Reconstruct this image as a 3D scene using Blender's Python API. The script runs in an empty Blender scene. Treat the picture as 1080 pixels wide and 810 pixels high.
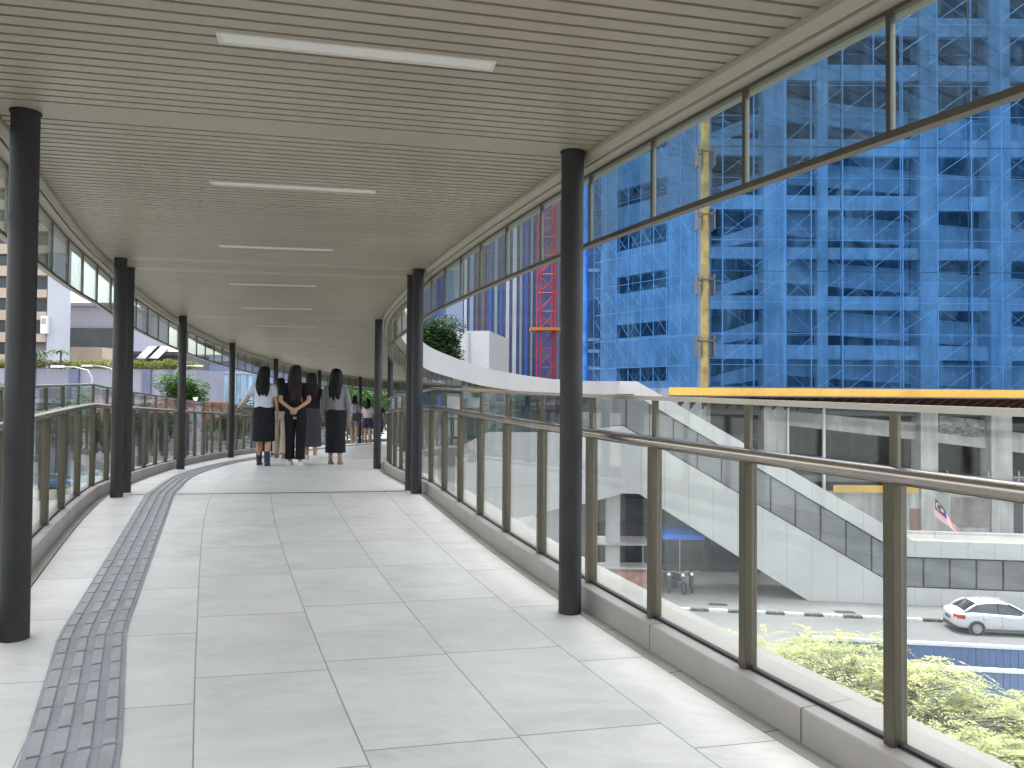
import bpy, bmesh, math, random
from mathutils import Vector, Matrix, noise
random.seed(7)
PI = math.pi
R_ = math.radians
S = bpy.context.scene
C = S.collection
CZ = 9.4            # camera height above the street; all coordinates below are written relative to the eye

# ------------------------------------------------------------------ helpers
class MB:
    """collects polygons in eye-relative coordinates; build() links them as ONE mesh object"""
    def __init__(s): s.v=[]; s.f=[]; s.uv=[]; s.hasuv=False
    def add(s, vs, fs):
        o=len(s.v); s.v += [tuple(p) for p in vs]; s.f += [[i+o for i in f] for f in fs]
    def quad(s,a,b,c,d): s.add([a,b,c,d],[[0,1,2,3]])
    def box(s,x0,x1,y0,y1,z0,z1):
        s.add([(x0,y0,z0),(x1,y0,z0),(x1,y1,z0),(x0,y1,z0),(x0,y0,z1),(x1,y0,z1),(x1,y1,z1),(x0,y1,z1)],
              [[0,3,2,1],[4,5,6,7],[0,1,5,4],[1,2,6,5],[2,3,7,6],[3,0,4,7]])
    def obox(s,o,u,l0,l1,n,d0,d1,z0,z1):
        """box along unit u (plan), depth along n (plan)"""
        P=lambda l,d,z:(o[0]+u[0]*l+n[0]*d, o[1]+u[1]*l+n[1]*d, z)
        s.add([P(l0,d0,z0),P(l1,d0,z0),P(l1,d1,z0),P(l0,d1,z0),P(l0,d0,z1),P(l1,d0,z1),P(l1,d1,z1),P(l0,d1,z1)],
              [[0,3,2,1],[4,5,6,7],[0,1,5,4],[1,2,6,5],[2,3,7,6],[3,0,4,7]])
    def hexa(s,b,t):
        """b,t : 4 bottom and 4 top points"""
        s.add(list(b)+list(t),[[3,2,1,0],[4,5,6,7],[0,1,5,4],[1,2,6,5],[2,3,7,6],[3,0,4,7]])
    def prism(s,poly,off):
        n=len(poly); off=Vector(off)
        s.add([Vector(p) for p in poly]+[Vector(p)+off for p in poly],
              [list(range(n))[::-1],list(range(n,2*n))]+[[i,(i+1)%n,n+(i+1)%n,n+i] for i in range(n)])
    def tube(s,pts,r,seg=8,cap=True):
        pts=[Vector(p) for p in pts]; n=len(pts)
        rs=r if isinstance(r,(list,tuple)) else [r]*n
        rings=[]; up=None
        for i,p in enumerate(pts):
            t=(pts[min(i+1,n-1)]-pts[max(i-1,0)]).normalized()
            if up is None:
                up=Vector((0,0,1)) if abs(t.z)<.9 else Vector((1,0,0))
            a=t.cross(up).normalized(); b=a.cross(t).normalized(); up=b
            rings.append([p+(a*math.cos(2*PI*k/seg)+b*math.sin(2*PI*k/seg))*rs[i] for k in range(seg)])
        vs=[q for rg in rings for q in rg]; fs=[]
        for i in range(n-1):
            for k in range(seg):
                k2=(k+1)%seg
                fs.append([i*seg+k,i*seg+k2,(i+1)*seg+k2,(i+1)*seg+k])
        if cap: fs += [list(range(seg))[::-1],[(n-1)*seg+k for k in range(seg)]]
        s.add(vs,fs)
    def lathe(s,c,prof,seg=20):
        """prof: list of (radius,z)"""
        vs=[];fs=[];n=len(prof)
        for r,z in prof:
            for k in range(seg):
                a=2*PI*k/seg; vs.append((c[0]+r*math.cos(a),c[1]+r*math.sin(a),c[2]+z))
        for i in range(n-1):
            for k in range(seg):
                k2=(k+1)%seg; fs.append([i*seg+k,i*seg+k2,(i+1)*seg+k2,(i+1)*seg+k])
        fs += [list(range(seg))[::-1],[(n-1)*seg+k for k in range(seg)]]
        s.add(vs,fs)
    def loft(s,rings,cap=True):
        m=len(rings[0]); vs=[p for r in rings for p in r]; fs=[]
        for i in range(len(rings)-1):
            for k in range(m):
                k2=(k+1)%m; fs.append([i*m+k,i*m+k2,(i+1)*m+k2,(i+1)*m+k])
        if cap: fs += [list(range(m))[::-1],[(len(rings)-1)*m+k for k in range(m)]]
        s.add(vs,fs)
    def ball(s,c,r,seg=10,rg=7):
        rx,ry,rz=r if isinstance(r,(tuple,list)) else (r,r,r)
        prof=[]
        rings=[]
        for i in range(1,rg):
            a=PI*i/rg
            rings.append([(c[0]+rx*math.sin(a)*math.cos(2*PI*k/seg),c[1]+ry*math.sin(a)*math.sin(2*PI*k/seg),c[2]-rz*math.cos(a)) for k in range(seg)])
        s.loft(rings)
    def build(s,name,mat,parent=None,smooth=False,bevel=0):
        me=bpy.data.meshes.new(name)
        base=Vector((0,0,0))
        if parent is not None:
            root=parent
            while root.parent is not None: root=root.parent
            base=Vector(root.location)
        me.from_pydata([(p[0]-base.x,p[1]-base.y,p[2]+CZ-base.z) for p in s.v],[],s.f)
        me.update()
        o=bpy.data.objects.new(name,me); C.objects.link(o)
        if parent is not None: o.parent=parent
        if mat is not None: me.materials.append(mat)
        if smooth:
            for p in me.polygons: p.use_smooth=True
            if smooth!='all':
                try: me.set_sharp_from_angle(angle=R_(42))
                except Exception: pass
        if bevel:
            m=o.modifiers.new('bevel','BEVEL'); m.width=bevel; m.segments=2; m.limit_method='ANGLE'; m.angle_limit=R_(40)
        return o

def tag(o,label=None,cat=None,group=None,kind=None):
    if label: o['label']=label
    if cat: o['category']=cat
    if group: o['group']=group
    if kind: o['kind']=kind
    return o
def thing(name,label,cat,loc,group=None,rotz=0):
    o=bpy.data.objects.new(name,None); C.objects.link(o)
    o.location=(loc[0],loc[1],loc[2]+CZ); o.rotation_euler=(0,0,rotz); o.empty_display_size=.2
    return tag(o,label,cat,group)
def copy_tree(o,parent=None):
    c=o.copy(); C.objects.link(c)
    if parent is not None: c.parent=parent
    for ch in list(o.children): copy_tree(ch,c)
    return c

# ------------------------------------------------------------------ materials
class NT:
    def __init__(s,name):
        s.m=bpy.data.materials.new(name); s.m.use_nodes=True
        s.t=s.m.node_tree; s.t.nodes.clear()
        s.out=s.n('ShaderNodeOutputMaterial')
    def n(s,ty,**kw):
        nd=s.t.nodes.new(ty)
        for k,v in kw.items():
            if k.startswith('i_'):
                key=k[2:]
                key=int(key) if key.isdigit() else key.replace('_',' ')
                nd.inputs[key].default_value=v
            else: setattr(nd,k,v)
        return nd
    def l(s,a,b): s.t.links.new(a,b)
    def math(s,op,a,b=None,c=None,clamp=False):
        nd=s.n('ShaderNodeMath',operation=op); nd.use_clamp=clamp
        for i,x in enumerate((a,b,c)):
            if x is None: continue
            if isinstance(x,(int,float)): nd.inputs[i].default_value=x
            else: s.l(x,nd.inputs[i])
        return nd.outputs[0]
    def mix(s,fac,a,b,blend='MIX'):
        nd=s.n('ShaderNodeMix',data_type='RGBA',blend_type=blend)
        for i,x in ((0,fac),(6,a),(7,b)):
            if isinstance(x,(int,float)): nd.inputs[i].default_value=x
            elif isinstance(x,(tuple,list)): nd.inputs[i].default_value=(*x[:3],1)
            else: s.l(x,nd.inputs[i])
        return nd.outputs[2]
    def noise(s,scale,detail=4,rough=.55,vec=None,dist=0.):
        nd=s.n('ShaderNodeTexNoise'); nd.inputs['Scale'].default_value=scale
        nd.inputs['Detail'].default_value=detail; nd.inputs['Roughness'].default_value=rough; nd.inputs['Distortion'].default_value=dist
        if vec is not None: s.l(vec,nd.inputs['Vector'])
        return nd.outputs[0]
    def coord(s,kind='Object',scale=None):
        tc=s.n('ShaderNodeTexCoord').outputs[kind]
        if scale:
            mp=s.n('ShaderNodeMapping'); mp.inputs['Scale'].default_value=scale; s.l(tc,mp.inputs[0]); return mp.outputs[0]
        return tc
    def ramp(s,fac,a,b):
        nd=s.n('ShaderNodeMapRange'); nd.inputs[1].default_value=a; nd.inputs[2].default_value=b
        s.l(fac,nd.inputs[0]); return nd.outputs[0]
    def bsdf(s,col=None,rough=.5,metal=0.,spec=.5,normal=None,**kw):
        p=s.n('ShaderNodeBsdfPrincipled')
        for k,x in (('Base Color',col),('Roughness',rough),('Metallic',metal),('Specular IOR Level',spec)):
            if x is None: continue
            if isinstance(x,(int,float)): p.inputs[k].default_value=x
            elif isinstance(x,(tuple,list)): p.inputs[k].default_value=(*x[:3],1)
            else: s.l(x,p.inputs[k])
        for k,x in kw.items(): p.inputs[k.replace('_',' ')].default_value=x
        if normal is not None: s.l(normal,p.inputs['Normal'])
        return p.outputs[0]
    def bump(s,h,strength=.3,dist=.01):
        b=s.n('ShaderNodeBump'); b.inputs['Strength'].default_value=strength; b.inputs['Distance'].default_value=dist
        s.l(h,b.inputs['Height']); return b.outputs[0]
    def done(s,sh): s.l(sh,s.out.inputs[0]); return s.m

def plain(name,col,rough=.5,metal=0.,var=.12,scale=6.,spec=.5,stretch=None,bump=0.,**kw):
    """paint / metal / cloth with soft mottling in its colour and gloss"""
    t=NT(name); v=t.coord('Object',stretch) if stretch else t.coord('Object')
    n=t.noise(scale,5,.6,v)
    f=t.ramp(n,.3,.7)
    c=t.mix(f,[x*(1-var) for x in col],[min(1,x*(1+var)) for x in col])
    r=t.math('ADD',rough-.05,t.math('MULTIPLY',n,.1))
    nm=t.bump(t.noise(scale*8,3,.6,v),bump,.005) if bump else None
    return t.done(t.bsdf(c,r,metal,spec,nm,**kw))

def concrete(name,col,joint=0,dirt=.35,scale=.8):
    t=NT(name); v=t.coord('Object')
    big=t.ramp(t.noise(scale,6,.62,v),.32,.7); fine=t.noise(9,5,.65,v)
    streak=t.ramp(t.noise(1.,4,.6,t.coord('Object',(2.6,2.6,.16))),.45,.75)
    c=t.mix(big,[x*(1-dirt*.6) for x in col],[min(1,x*1.1) for x in col])
    c=t.mix(t.math('MULTIPLY',streak,dirt),c,[x*.42 for x in col])
    c=t.mix(t.math('MULTIPLY',fine,.25),c,[x*.7 for x in col])
    return t.done(t.bsdf(c,.82,0,.3,t.bump(fine,.25,.02)))

def glass(name,tint=(.93,.955,.945),base=.035,refl=1.,veil=1.):
    t=NT(name)
    lw=t.n('ShaderNodeLayerWeight'); lw.inputs[0].default_value=.5
    f=t.math('POWER',lw.outputs['Facing'],5.)
    f=t.math('ADD',t.math('MULTIPLY',f,.9*refl),base,clamp=True)
    tr=t.n('ShaderNodeBsdfTransparent'); tr.inputs[0].default_value=(*tint,1)
    gl=t.n('ShaderNodeBsdfGlossy'); gl.inputs['Roughness'].default_value=0.02; gl.inputs[0].default_value=(.95,.97,.96,1)
    mx=t.n('ShaderNodeMixShader'); t.l(f,mx.inputs[0]); t.l(tr.outputs[0],mx.inputs[1]); t.l(gl.outputs[0],mx.inputs[2])
    p=t.coord('Object'); n=t.ramp(t.noise(1.4,6,.65,t.coord('Object',(1,1,.45)),.8),.42,.8); n2=t.ramp(t.noise(9,4,.6,p),.5,.8)
    d=t.n('ShaderNodeBsdfDiffuse'); d.inputs[0].default_value=(.7,.7,.68,1)
    dust=t.math('ADD',t.math('MULTIPLY',n,.045*veil),t.math('MULTIPLY',n2,.012*veil))
    m2=t.n('ShaderNodeMixShader'); t.l(dust,m2.inputs[0]); t.l(mx.outputs[0],m2.inputs[1]); t.l(d.outputs[0],m2.inputs[2])
    return t.done(m2.outputs[0])

M={}
M['column']=plain('charcoal_painted_steel',(.026,.0263,.028),.55,0.,.25,5.,.35)
M['bronze']=plain('bronze_anodised_aluminium',(.102,.089,.064),.32,.6,.16,3.,.5,(3,3,.4))
M['mullion']=plain('dark_bronze_aluminium',(.10,.092,.075),.36,.5,.15,3.)
M['rail']=plain('brushed_handrail_steel',(.36,.325,.29),.24,.85,.1,4.)
M['toprail']=plain('satin_top_rail_steel',(.42,.39,.34),.3,.7,.1,4.)
M['gasket']=plain('black_rubber_gasket',(.008,.008,.009),.6)
M['glass']=glass('clear_railing_glass',(.93,.955,.945),.04,1.,1.7)
M['glass_hi']=glass('clerestory_glass',(.84,.89,.87),.07,.9,1.3)
M['dark_tint']=glass('dark_tinted_glass',(.42,.50,.49),.05)
M['ceiling_gap']=plain('black_plenum',(.005,.005,.005),.95)
M['soffit']=plain('beige_soffit_panel',(.40,.36,.295),.5,0,.05,2.)
M['white_clad']=plain('off_white_cladding',(.36,.357,.35),.45,0,.05,.6)
M['white_diff']=plain('white_acrylic_diffuser',(.66,.65,.61),.4,0,.03,3.)
M['lamp_frame']=plain('pale_lamp_trim',(.58,.56,.5),.4,0,.04,3.)

def slat_mat():
    t=NT('beige_aluminium_slats'); v=t.coord('Object')
    n=t.ramp(t.noise(1.1,3,.5,v),.3,.7)
    rnd=t.n('ShaderNodeNewGeometry').outputs['Random Per Island']
    c=t.mix(n,(.325,.285,.222),(.388,.342,.268))
    c=t.mix(t.math('MULTIPLY',rnd,.22),c,(.258,.225,.172))
    return t.done(t.bsdf(c,.45,.1,.4))
M['slat']=slat_mat()

def floor_mat():
    t=NT('large_format_stone_tiles')
    uv=t.n('ShaderNodeUVMap'); uv.uv_map='UVMap'
    sp=t.n('ShaderNodeSeparateXYZ'); t.l(uv.outputs[0],sp.inputs[0])
    s_,w=sp.outputs[0],sp.outputs[1]
    col=t.math('DIVIDE',t.math('ADD',w,.08),.19)
    k=t.math('FLOOR',col); fc=t.math('FRACT',col)
    off=t.math('FRACT',t.math('MULTIPLY',t.math('SINE',t.math('MULTIPLY',k,12.9898)),437.5))
    row=t.math('ADD',t.math('DIVIDE',s_,.80),off)
    kr=t.math('FLOOR',row); fr=t.math('FRACT',row)
    # joints
    ec=t.math('MINIMUM',fc,t.math('SUBTRACT',1.,fc)); er=t.math('MINIMUM',fr,t.math('SUBTRACT',1.,fr))
    jc=t.math('LESS_THAN',ec,t.math('SUBTRACT',.0052,t.math('MULTIPLY',t.math('GREATER_THAN',s_,s_at(1.05)),.0034))); jr=t.math('LESS_THAN',er,.0042)
    j=t.math('MAXIMUM',jc,jr)
    wn=t.n('ShaderNodeTexWhiteNoise',noise_dimensions='2D')
    cb=t.n('ShaderNodeCombineXYZ'); t.l(k,cb.inputs[0]); t.l(kr,cb.inputs[1]); t.l(cb.outputs[0],wn.inputs['Vector'])
    rnd=wn.outputs['Value']
    # veins run a little differently in every tile
    pos=t.coord('Object')
    va=t.n('ShaderNodeVectorMath',operation='MULTIPLY_ADD')
    t.l(wn.outputs['Color'],va.inputs[0]); va.inputs[1].default_value=(7,7,7); t.l(pos,va.inputs[2])
    mp=t.n('ShaderNodeMapping'); mp.inputs['Rotation'].default_value=(0,0,R_(38)); mp.inputs['Scale'].default_value=(1.0,2.3,1); t.l(va.outputs[0],mp.inputs[0])
    v1=t.noise(1.5,7,.62,mp.outputs[0],1.1)
    vein=t.math('SUBTRACT',1.,t.math('MULTIPLY',t.math('ABSOLUTE',t.math('SUBTRACT',v1,.5)),11.),clamp=True)
    cloud=t.ramp(t.noise(1.7,6,.6,va.outputs[0]),.3,.72)
    c=t.mix(cloud,(.48,.47,.448),(.63,.617,.59))
    c=t.mix(t.math('MULTIPLY',rnd,.45),c,(.44,.44,.437))
    c=t.mix(t.math('MULTIPLY',vein,.25),c,(.74,.73,.71))
    foot=t.ramp(t.noise(.5,5,.65,pos),.48,.8)
    c=t.mix(t.math('MULTIPLY',foot,.4),c,(.42,.42,.41))
    speck=t.math('GREATER_THAN',t.noise(34,2,.5,pos),.76)
    c=t.mix(t.math('MULTIPLY',speck,.25),c,(.3,.29,.27))
    c=t.mix(t.math('MULTIPLY',j,.8),c,(.17,.165,.16))
    h=t.math('SUBTRACT',t.math('MULTIPLY',t.noise(60,3,.6,pos),.12),j)
    r=t.math('ADD',.30,t.math('MULTIPLY',t.noise(2.2,5,.6,pos),.22))
    return t.done(t.bsdf(c,r,0,.42,t.bump(h,.22,.003)))


def stone(name,col,seam=.9,axis_uv=True,dark=.35,gl=.45):
    t=NT(name); pos=t.coord('Object')
    uv=t.n('ShaderNodeUVMap'); uv.uv_map='UVMap'
    sp=t.n('ShaderNodeSeparateXYZ'); t.l(uv.outputs[0],sp.inputs[0])
    fr=t.math('FRACT',t.math('DIVIDE',sp.outputs[0],seam))
    e=t.math('LESS_THAN',fr,.008/seam)
    n=t.ramp(t.noise(2.,6,.6,pos),.3,.7); g=t.noise(80,3,.7,pos)
    c=t.mix(n,[x*.84 for x in col],[x*1.1 for x in col])
    c=t.mix(t.math('MULTIPLY',g,.35),c,[x*.6 for x in col])
    c=t.mix(t.math('MULTIPLY',e,.8),c,(.08,.075,.07))
    return t.done(t.bsdf(c,gl,0,.4,t.bump(t.math('SUBTRACT',g,t.math('MULTIPLY',e,3.)),.12,.003)))
M['kerb']=stone('pinkish_granite_kerb',(.36,.33,.312),.9)
M['ledge']=stone('ledge_concrete',(.175,.168,.158),1.8,gl=.7)
M['gutter']=stone('gutter_stone',(.40,.39,.36),.55)

# ------------------------------------------------------------------ footbridge path (columns in facing pairs)
PAIRS=[(-2,(1.35,-4.7),(3.7,-4.1),-1.245),
       (-1,(-.45,-.75),(1.98,-.20),-1.155),
       (0,(-2.175,3.31),(.30,3.79),-1.066),
       (1,(-3.835,7.30),(-.985,7.78),-.976),
       (2,(-5.025,11.40),(-2.10,11.73),-1.093),
       (3,(-5.715,15.28),(-2.52,15.5),-1.222),
       (4,(-5.99,18.98),(-2.60,19.2),-1.345),
       (5,(-5.95,23.14),(-2.13,22.35),-1.47),
       (6,(-5.33,26.31),(-1.40,25.1),-1.57),
       (7,(-4.1,29.6),(-.22,28.05),-1.66),
       (8,(-2.4,32.5),(1.27,30.85),-1.74),
       (9,(.1,36.0),(2.98,33.55),-1.80),
       (10,(3.4,39.8),(5.03,36.93),-1.80)]
T0=-2
def cr(p0,p1,p2,p3,u):
    return .5*((2*p1)+(-p0+p2)*u+(2*p0-5*p1+4*p2-p3)*u*u+(-p0+3*p1-3*p2+p3)*u**3)
def pt(side,t):
    i=max(0,min(len(PAIRS)-2,int(math.floor(t-T0)))); u=t-T0-i
    g=lambda j:Vector(PAIRS[max(0,min(len(PAIRS)-1,j))][1 if side=='L' else 2])
    p0,p1,p2,p3=g(i-1),g(i),g(i+1),g(i+2)
    if i==0: p0=2*p1-p2
    if i==len(PAIRS)-2: p3=2*p2-p1
    return cr(p0,p1,p2,p3,u)
def fz(t):
    i=max(0,min(len(PAIRS)-2,int(math.floor(t-T0)))); u=t-T0-i
    return PAIRS[i][3]*(1-u)+PAIRS[i+1][3]*u
def tang(side,t): return (pt(side,t+.01)-pt(side,t-.01)).normalized()
def lat(side,t,d):
    """plan point d metres outside the column line"""
    p=pt(side,t); g=tang(side,t)
    n=Vector((g.y,-g.x)) if side=='R' else Vector((-g.y,g.x))
    if side=='L': d+=.06      # the left kerb stands a little farther from its columns
    return p+n*d
ts=[T0+.02*i for i in range(int((10-T0)/.02)+1)]
mid=[(pt('L',t)+pt('R',t))/2 for t in ts]
arc=[0.]
for a,b in zip(mid,mid[1:]): arc.append(arc[-1]+(b-a).length)
def t_at(s):
    lo,hi=0,len(arc)-1
    while hi-lo>1:
        m=(lo+hi)//2
        if arc[m]<=s: lo=m
        else: hi=m
    return ts[lo]+(ts[hi]-ts[lo])*(s-arc[lo])/(arc[hi]-arc[lo])
def s_at(t):
    i=max(0,min(len(ts)-2,int((t-T0)/.02))); return arc[i]+(arc[i+1]-arc[i])*(t-ts[i])/.02
H=2.33

def sweep(name,mat,side,t0,t1,prof,parent=None,step=.05,zf=None,smooth=False,close=True):
    """closed profile [(d,z)] along one side; UV.x = metres along"""
    zf=zf or fz
    n=max(2,int(round((t1-t0)/step))+1); tt=[t0+(t1-t0)*i/(n-1) for i in range(n)]
    mb=MB(); rings=[]; ss=[]; acc=0; prev=None
    for t in tt:
        q=lat(side,t,0)
        if prev is not None: acc+=(q-prev).length
        prev=q; ss.append(acc)
        pr=prof(t) if callable(prof) else prof
        rings.append([(*lat(side,t,d),fz(t)+z) for d,z in pr])
    mb.loft(rings)
    o=mb.build(name,mat,parent,smooth)
    m=len(rings[0]); me=o.data
    uvl=me.uv_layers.new(name='UVMap')
    for li,lp in enumerate(me.loops):
        vi=lp.vertex_index; uvl.data[li].uv=(ss[vi//m],(vi%m)/m)
    return o

M['floor']=floor_mat()
def make_floor():
    mb=MB(); uvs=[]
    tt=[-1.6+.05*i for i in range(int((10+1.6)/.05)+1)]
    NW=16
    for t in tt:
        a=lat('L',t,.03); b=lat('R',t,.03); s=s_at(t)
        for k in range(NW+1):
            q=a.lerp(b,k/NW); mb.v.append((q.x,q.y,fz(t))); uvs.append((s,1-k/NW))
    for i in range(len(tt)-1):
        for k in range(NW):
            q=i*(NW+1)+k; mb.f.append([q,q+1,q+NW+2,q+NW+1])
    o=mb.build('walkway_floor',M['floor']); tag(o,kind='structure')
    uvl=o.data.uv_layers.new(name='UVMap')
    for li,lp in enumerate(o.data.loops): uvl.data[li].uv=uvs[lp.vertex_index]
    return o
make_floor()

# --- the footbridge: deck, kerbs, ceiling, fascia
bridge=thing('footbridge','curved covered footbridge with beige slatted ceiling and pale stone kerbs','footbridge',(0,4,-9.4))
def FT(t):  # fascia top, relative to floor
    k=[(-2,2.86),(2.5,2.86),(3,2.80),(4,2.735),(5,2.72),(6,2.65),(7,2.62),(8,2.60),(9,2.66),(10,2.74)]
    for (a,x),(b,y) in zip(k,k[1:]):
        if a<=t<=b: return x+(y-x)*(t-a)/(b-a)
    return 2.74
def FO(t): return .215+.155*min(1,max(0,(t-1.6)/1.2))      # overhang of the roof edge
def FB(t):
    if t<2.5: return 2.262
    if t<4: return 2.262+(FT(4)-.62-2.262)*(t-2.5)/1.5
    return FT(t)-.62
for sd in 'LR':
    sweep('gutter',M['gutter'],sd,-1.6,10,[(.042,-.03),(.042,-.006),(.107,-.006),(.107,-.03)],bridge)
    sweep('kerb',M['kerb'],sd,-1.6,10,[(.104,-.2),(.104,.100),(.109,.105),(.192,.105),(.192,-.2)],bridge)
    sweep('outer_kerb',M['ledge'],sd,-1.6,10,[(.195,-.2),(.195,.103),(.33,.102),(.335,.097),(.335,-.2)],bridge)  # outer strip of the kerb, split off and coloured darker against the sunlight
    sweep('ledge',M['ledge'],sd,-1.6,10 if sd=='L' else 5.2,[(.34,-.5),(.34,.06),(.50,.045),(.50,-.5)],bridge)
    sweep('ceiling_trim',M['soffit'],sd,-1.9,10,[(.063,H-.022),(.063,H+.03),(.086,H+.03),(.086,2.276),(.079,2.276)],bridge)
    sweep('soffit',M['soffit'],sd,-1.9,10,lambda t:[(.099,2.27),(.099,2.30),(FO(t)-.004,2.30),(FO(t)-.004,2.27)],bridge)
    sweep('fascia',M['white_clad'],sd,-1.9,10,(lambda t:[(FO(t),FB(t)+.009*(t<2.5)),(FO(t),FT(t)),(FO(t)+.03,FT(t)),(FO(t)+.03,FB(t)+.009*(t<2.5))]),bridge)
# dark gap strip beside the gutter
for sd in 'LR':
    sweep('gutter_slot',M['gasket'],sd,-1.6,10,[(.026,-.05),(.026,-.012),(.046,-.012),(.046,-.05)],bridge)
# roof and deck slabs
def slab(name,mat,dL,z0,z1,t0,t1):
    mb=MB(); rings=[]
    n=int((t1-t0)/.1)+1
    for i in range(n+1):
        t=t0+(t1-t0)*i/n; a=lat('L',t,dL); b=lat('R',t,dL); z=fz(t)
        rings.append([(a.x,a.y,z+z0),(b.x,b.y,z+z0),(b.x,b.y,z+z1),(a.x,a.y,z+z1)])
    mb.loft(rings); return mb.build(name,mat,bridge)
slab('roof_slab',M['ceiling_gap'],.210,2.368,2.46,-1.9,10)
slab('deck_slab',M['white_clad'],.33,-.65,-.06,-1.9,10)
# outer body of the far limb (high parapet and closed side below the glass strip)
def body_prof(t):
    top=FB(t)-1.55 if t>6.2 else .10+(FB(6.2)-1.65)*max(0,(t-5.4))/.8
    return [(.425,-2.75),(.425,top),(.48,top),(.48,-2.75)]
bd=sweep('side_cladding',M['white_clad'],'R',4.2,10,body_prof,bridge)

# slatted ceiling, real grooves
def make_ceiling():
    mb=MB(); s=s_at(-1.85); pitch=.0745
    flat=[s_at(0)-.02,s_at(1.0)+.02,s_at(1.12)+.03]+[s_at(k) for k in (2,3,4,5,6,7)]
    end=s_at(9.9)
    while s<end:
        w=pitch-.0165; nxt=s+pitch
        for f in flat:
            if f-.16<=s<f+.08: w=.24-.0165; nxt=s+.24; break
        a0,a1=t_at(s),t_at(s+w)
        P=[]
        for t in (a0,a1):
            for sd in 'LR':
                p=lat(sd,t,.058); P.append((p.x,p.y,fz(t)+H))
        l0,r0,l1,r1=P
        up=lambda p:(p[0],p[1],p[2]+.032)
        mb.hexa([l0,r0,r1,l1],[up(l0),up(r0),up(r1),up(l1)])
        s=nxt
    return mb.build('ceiling',M['slat'],bridge)
make_ceiling()

# expansion joint across the floor
j=MB()
a,b=lat('L',1.05,.03),lat('R',1.05,.03); zz=fz(1.05)+.003
d=(tang('L',1.05)+tang('R',1.05)).normalized()*.018
j.quad((a.x-d.x,a.y-d.y,zz),(b.x-d.x,b.y-d.y,zz),(b.x+d.x,b.y+d.y,zz),(a.x+d.x,a.y+d.y,zz))
j.build('expansion_joint',M['gasket'],bridge)
a,b=lat('L',3.05,.03),lat('R',3.05,.03); zz=fz(3.05)+.003
j=MB(); j.quad((a.x-d.x,a.y-d.y,zz),(b.x-d.x,b.y-d.y,zz),(b.x+d.x,b.y+d.y,zz),(a.x+d.x,a.y+d.y,zz))
j.build('expansion_joint',M['gasket'],bridge)
# piers below
pm=concrete('pier_concrete',(.42,.42,.41),dirt=.25)
for t,side in ((1.05,0),(4.6,0),(7.4,0),(9.2,0)):
    p=(pt('L',t)+pt('R',t))/2
    mb=MB(); mb.lathe((p.x,p.y,0),[(.55,-9.4),(.55,fz(t)-2.6),(1.0,fz(t)-.64)],24); mb.build('pier',pm,bridge,True)

# --- columns
def column(side,t,label):
    p=pt(side,t); z=fz(t); r=.0575
    o=thing('steel_column',label,'column',(p.x,p.y,z),'round black steel columns of the footbridge')
    mb=MB(); mb.lathe((p.x,p.y,z),[(r,0),(r,H+.006)],32); mb.build('shaft',M['column'],o,True)
    mb=MB(); mb.lathe((p.x,p.y,z),[(r+.006,H-.006),(r+.006,H-.0015)],32); mb.build('collar',M['ceiling_gap'],o,True)
    return o
COLS=[('L',-.95,'black round column just behind the viewer on the left edge'),('R',-.95,'black round column just behind the viewer on the right edge'),
 ('L',0,'thick black round column nearest the camera at far left'),('R',0,'black round column nearest the camera beside the right railing'),
 ('L',1.0,'left black column just before the floor joint'),('L',1.115,'left black column just behind the floor joint, half hidden by its twin'),
 ('R',1.0,'right black column just before the floor joint'),('R',1.09,'right black column just behind the floor joint, half hidden by its twin'),
 ('L',2,'left black column between the joint pair and the white blouse walker'),('R',2,'right black column standing just beyond the joint pair'),
 ('L',3,'left black column right beside the walker in white blouse'),('R',3,'right black column seen through the curved glass near the bend'),
 ('L',4,'black column rising behind the heads of the two left walkers'),('L',5,'black column top showing between the black haired walkers'),
 ('L',6,'farthest black column, beside the distant walkers in light tops'),('R',4,'right black column hidden in the bend behind the joint pair'),
 ('L',7,'left black column beyond the distant walkers')]
for sd,t,lb in COLS: column(sd,t,lb)

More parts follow.
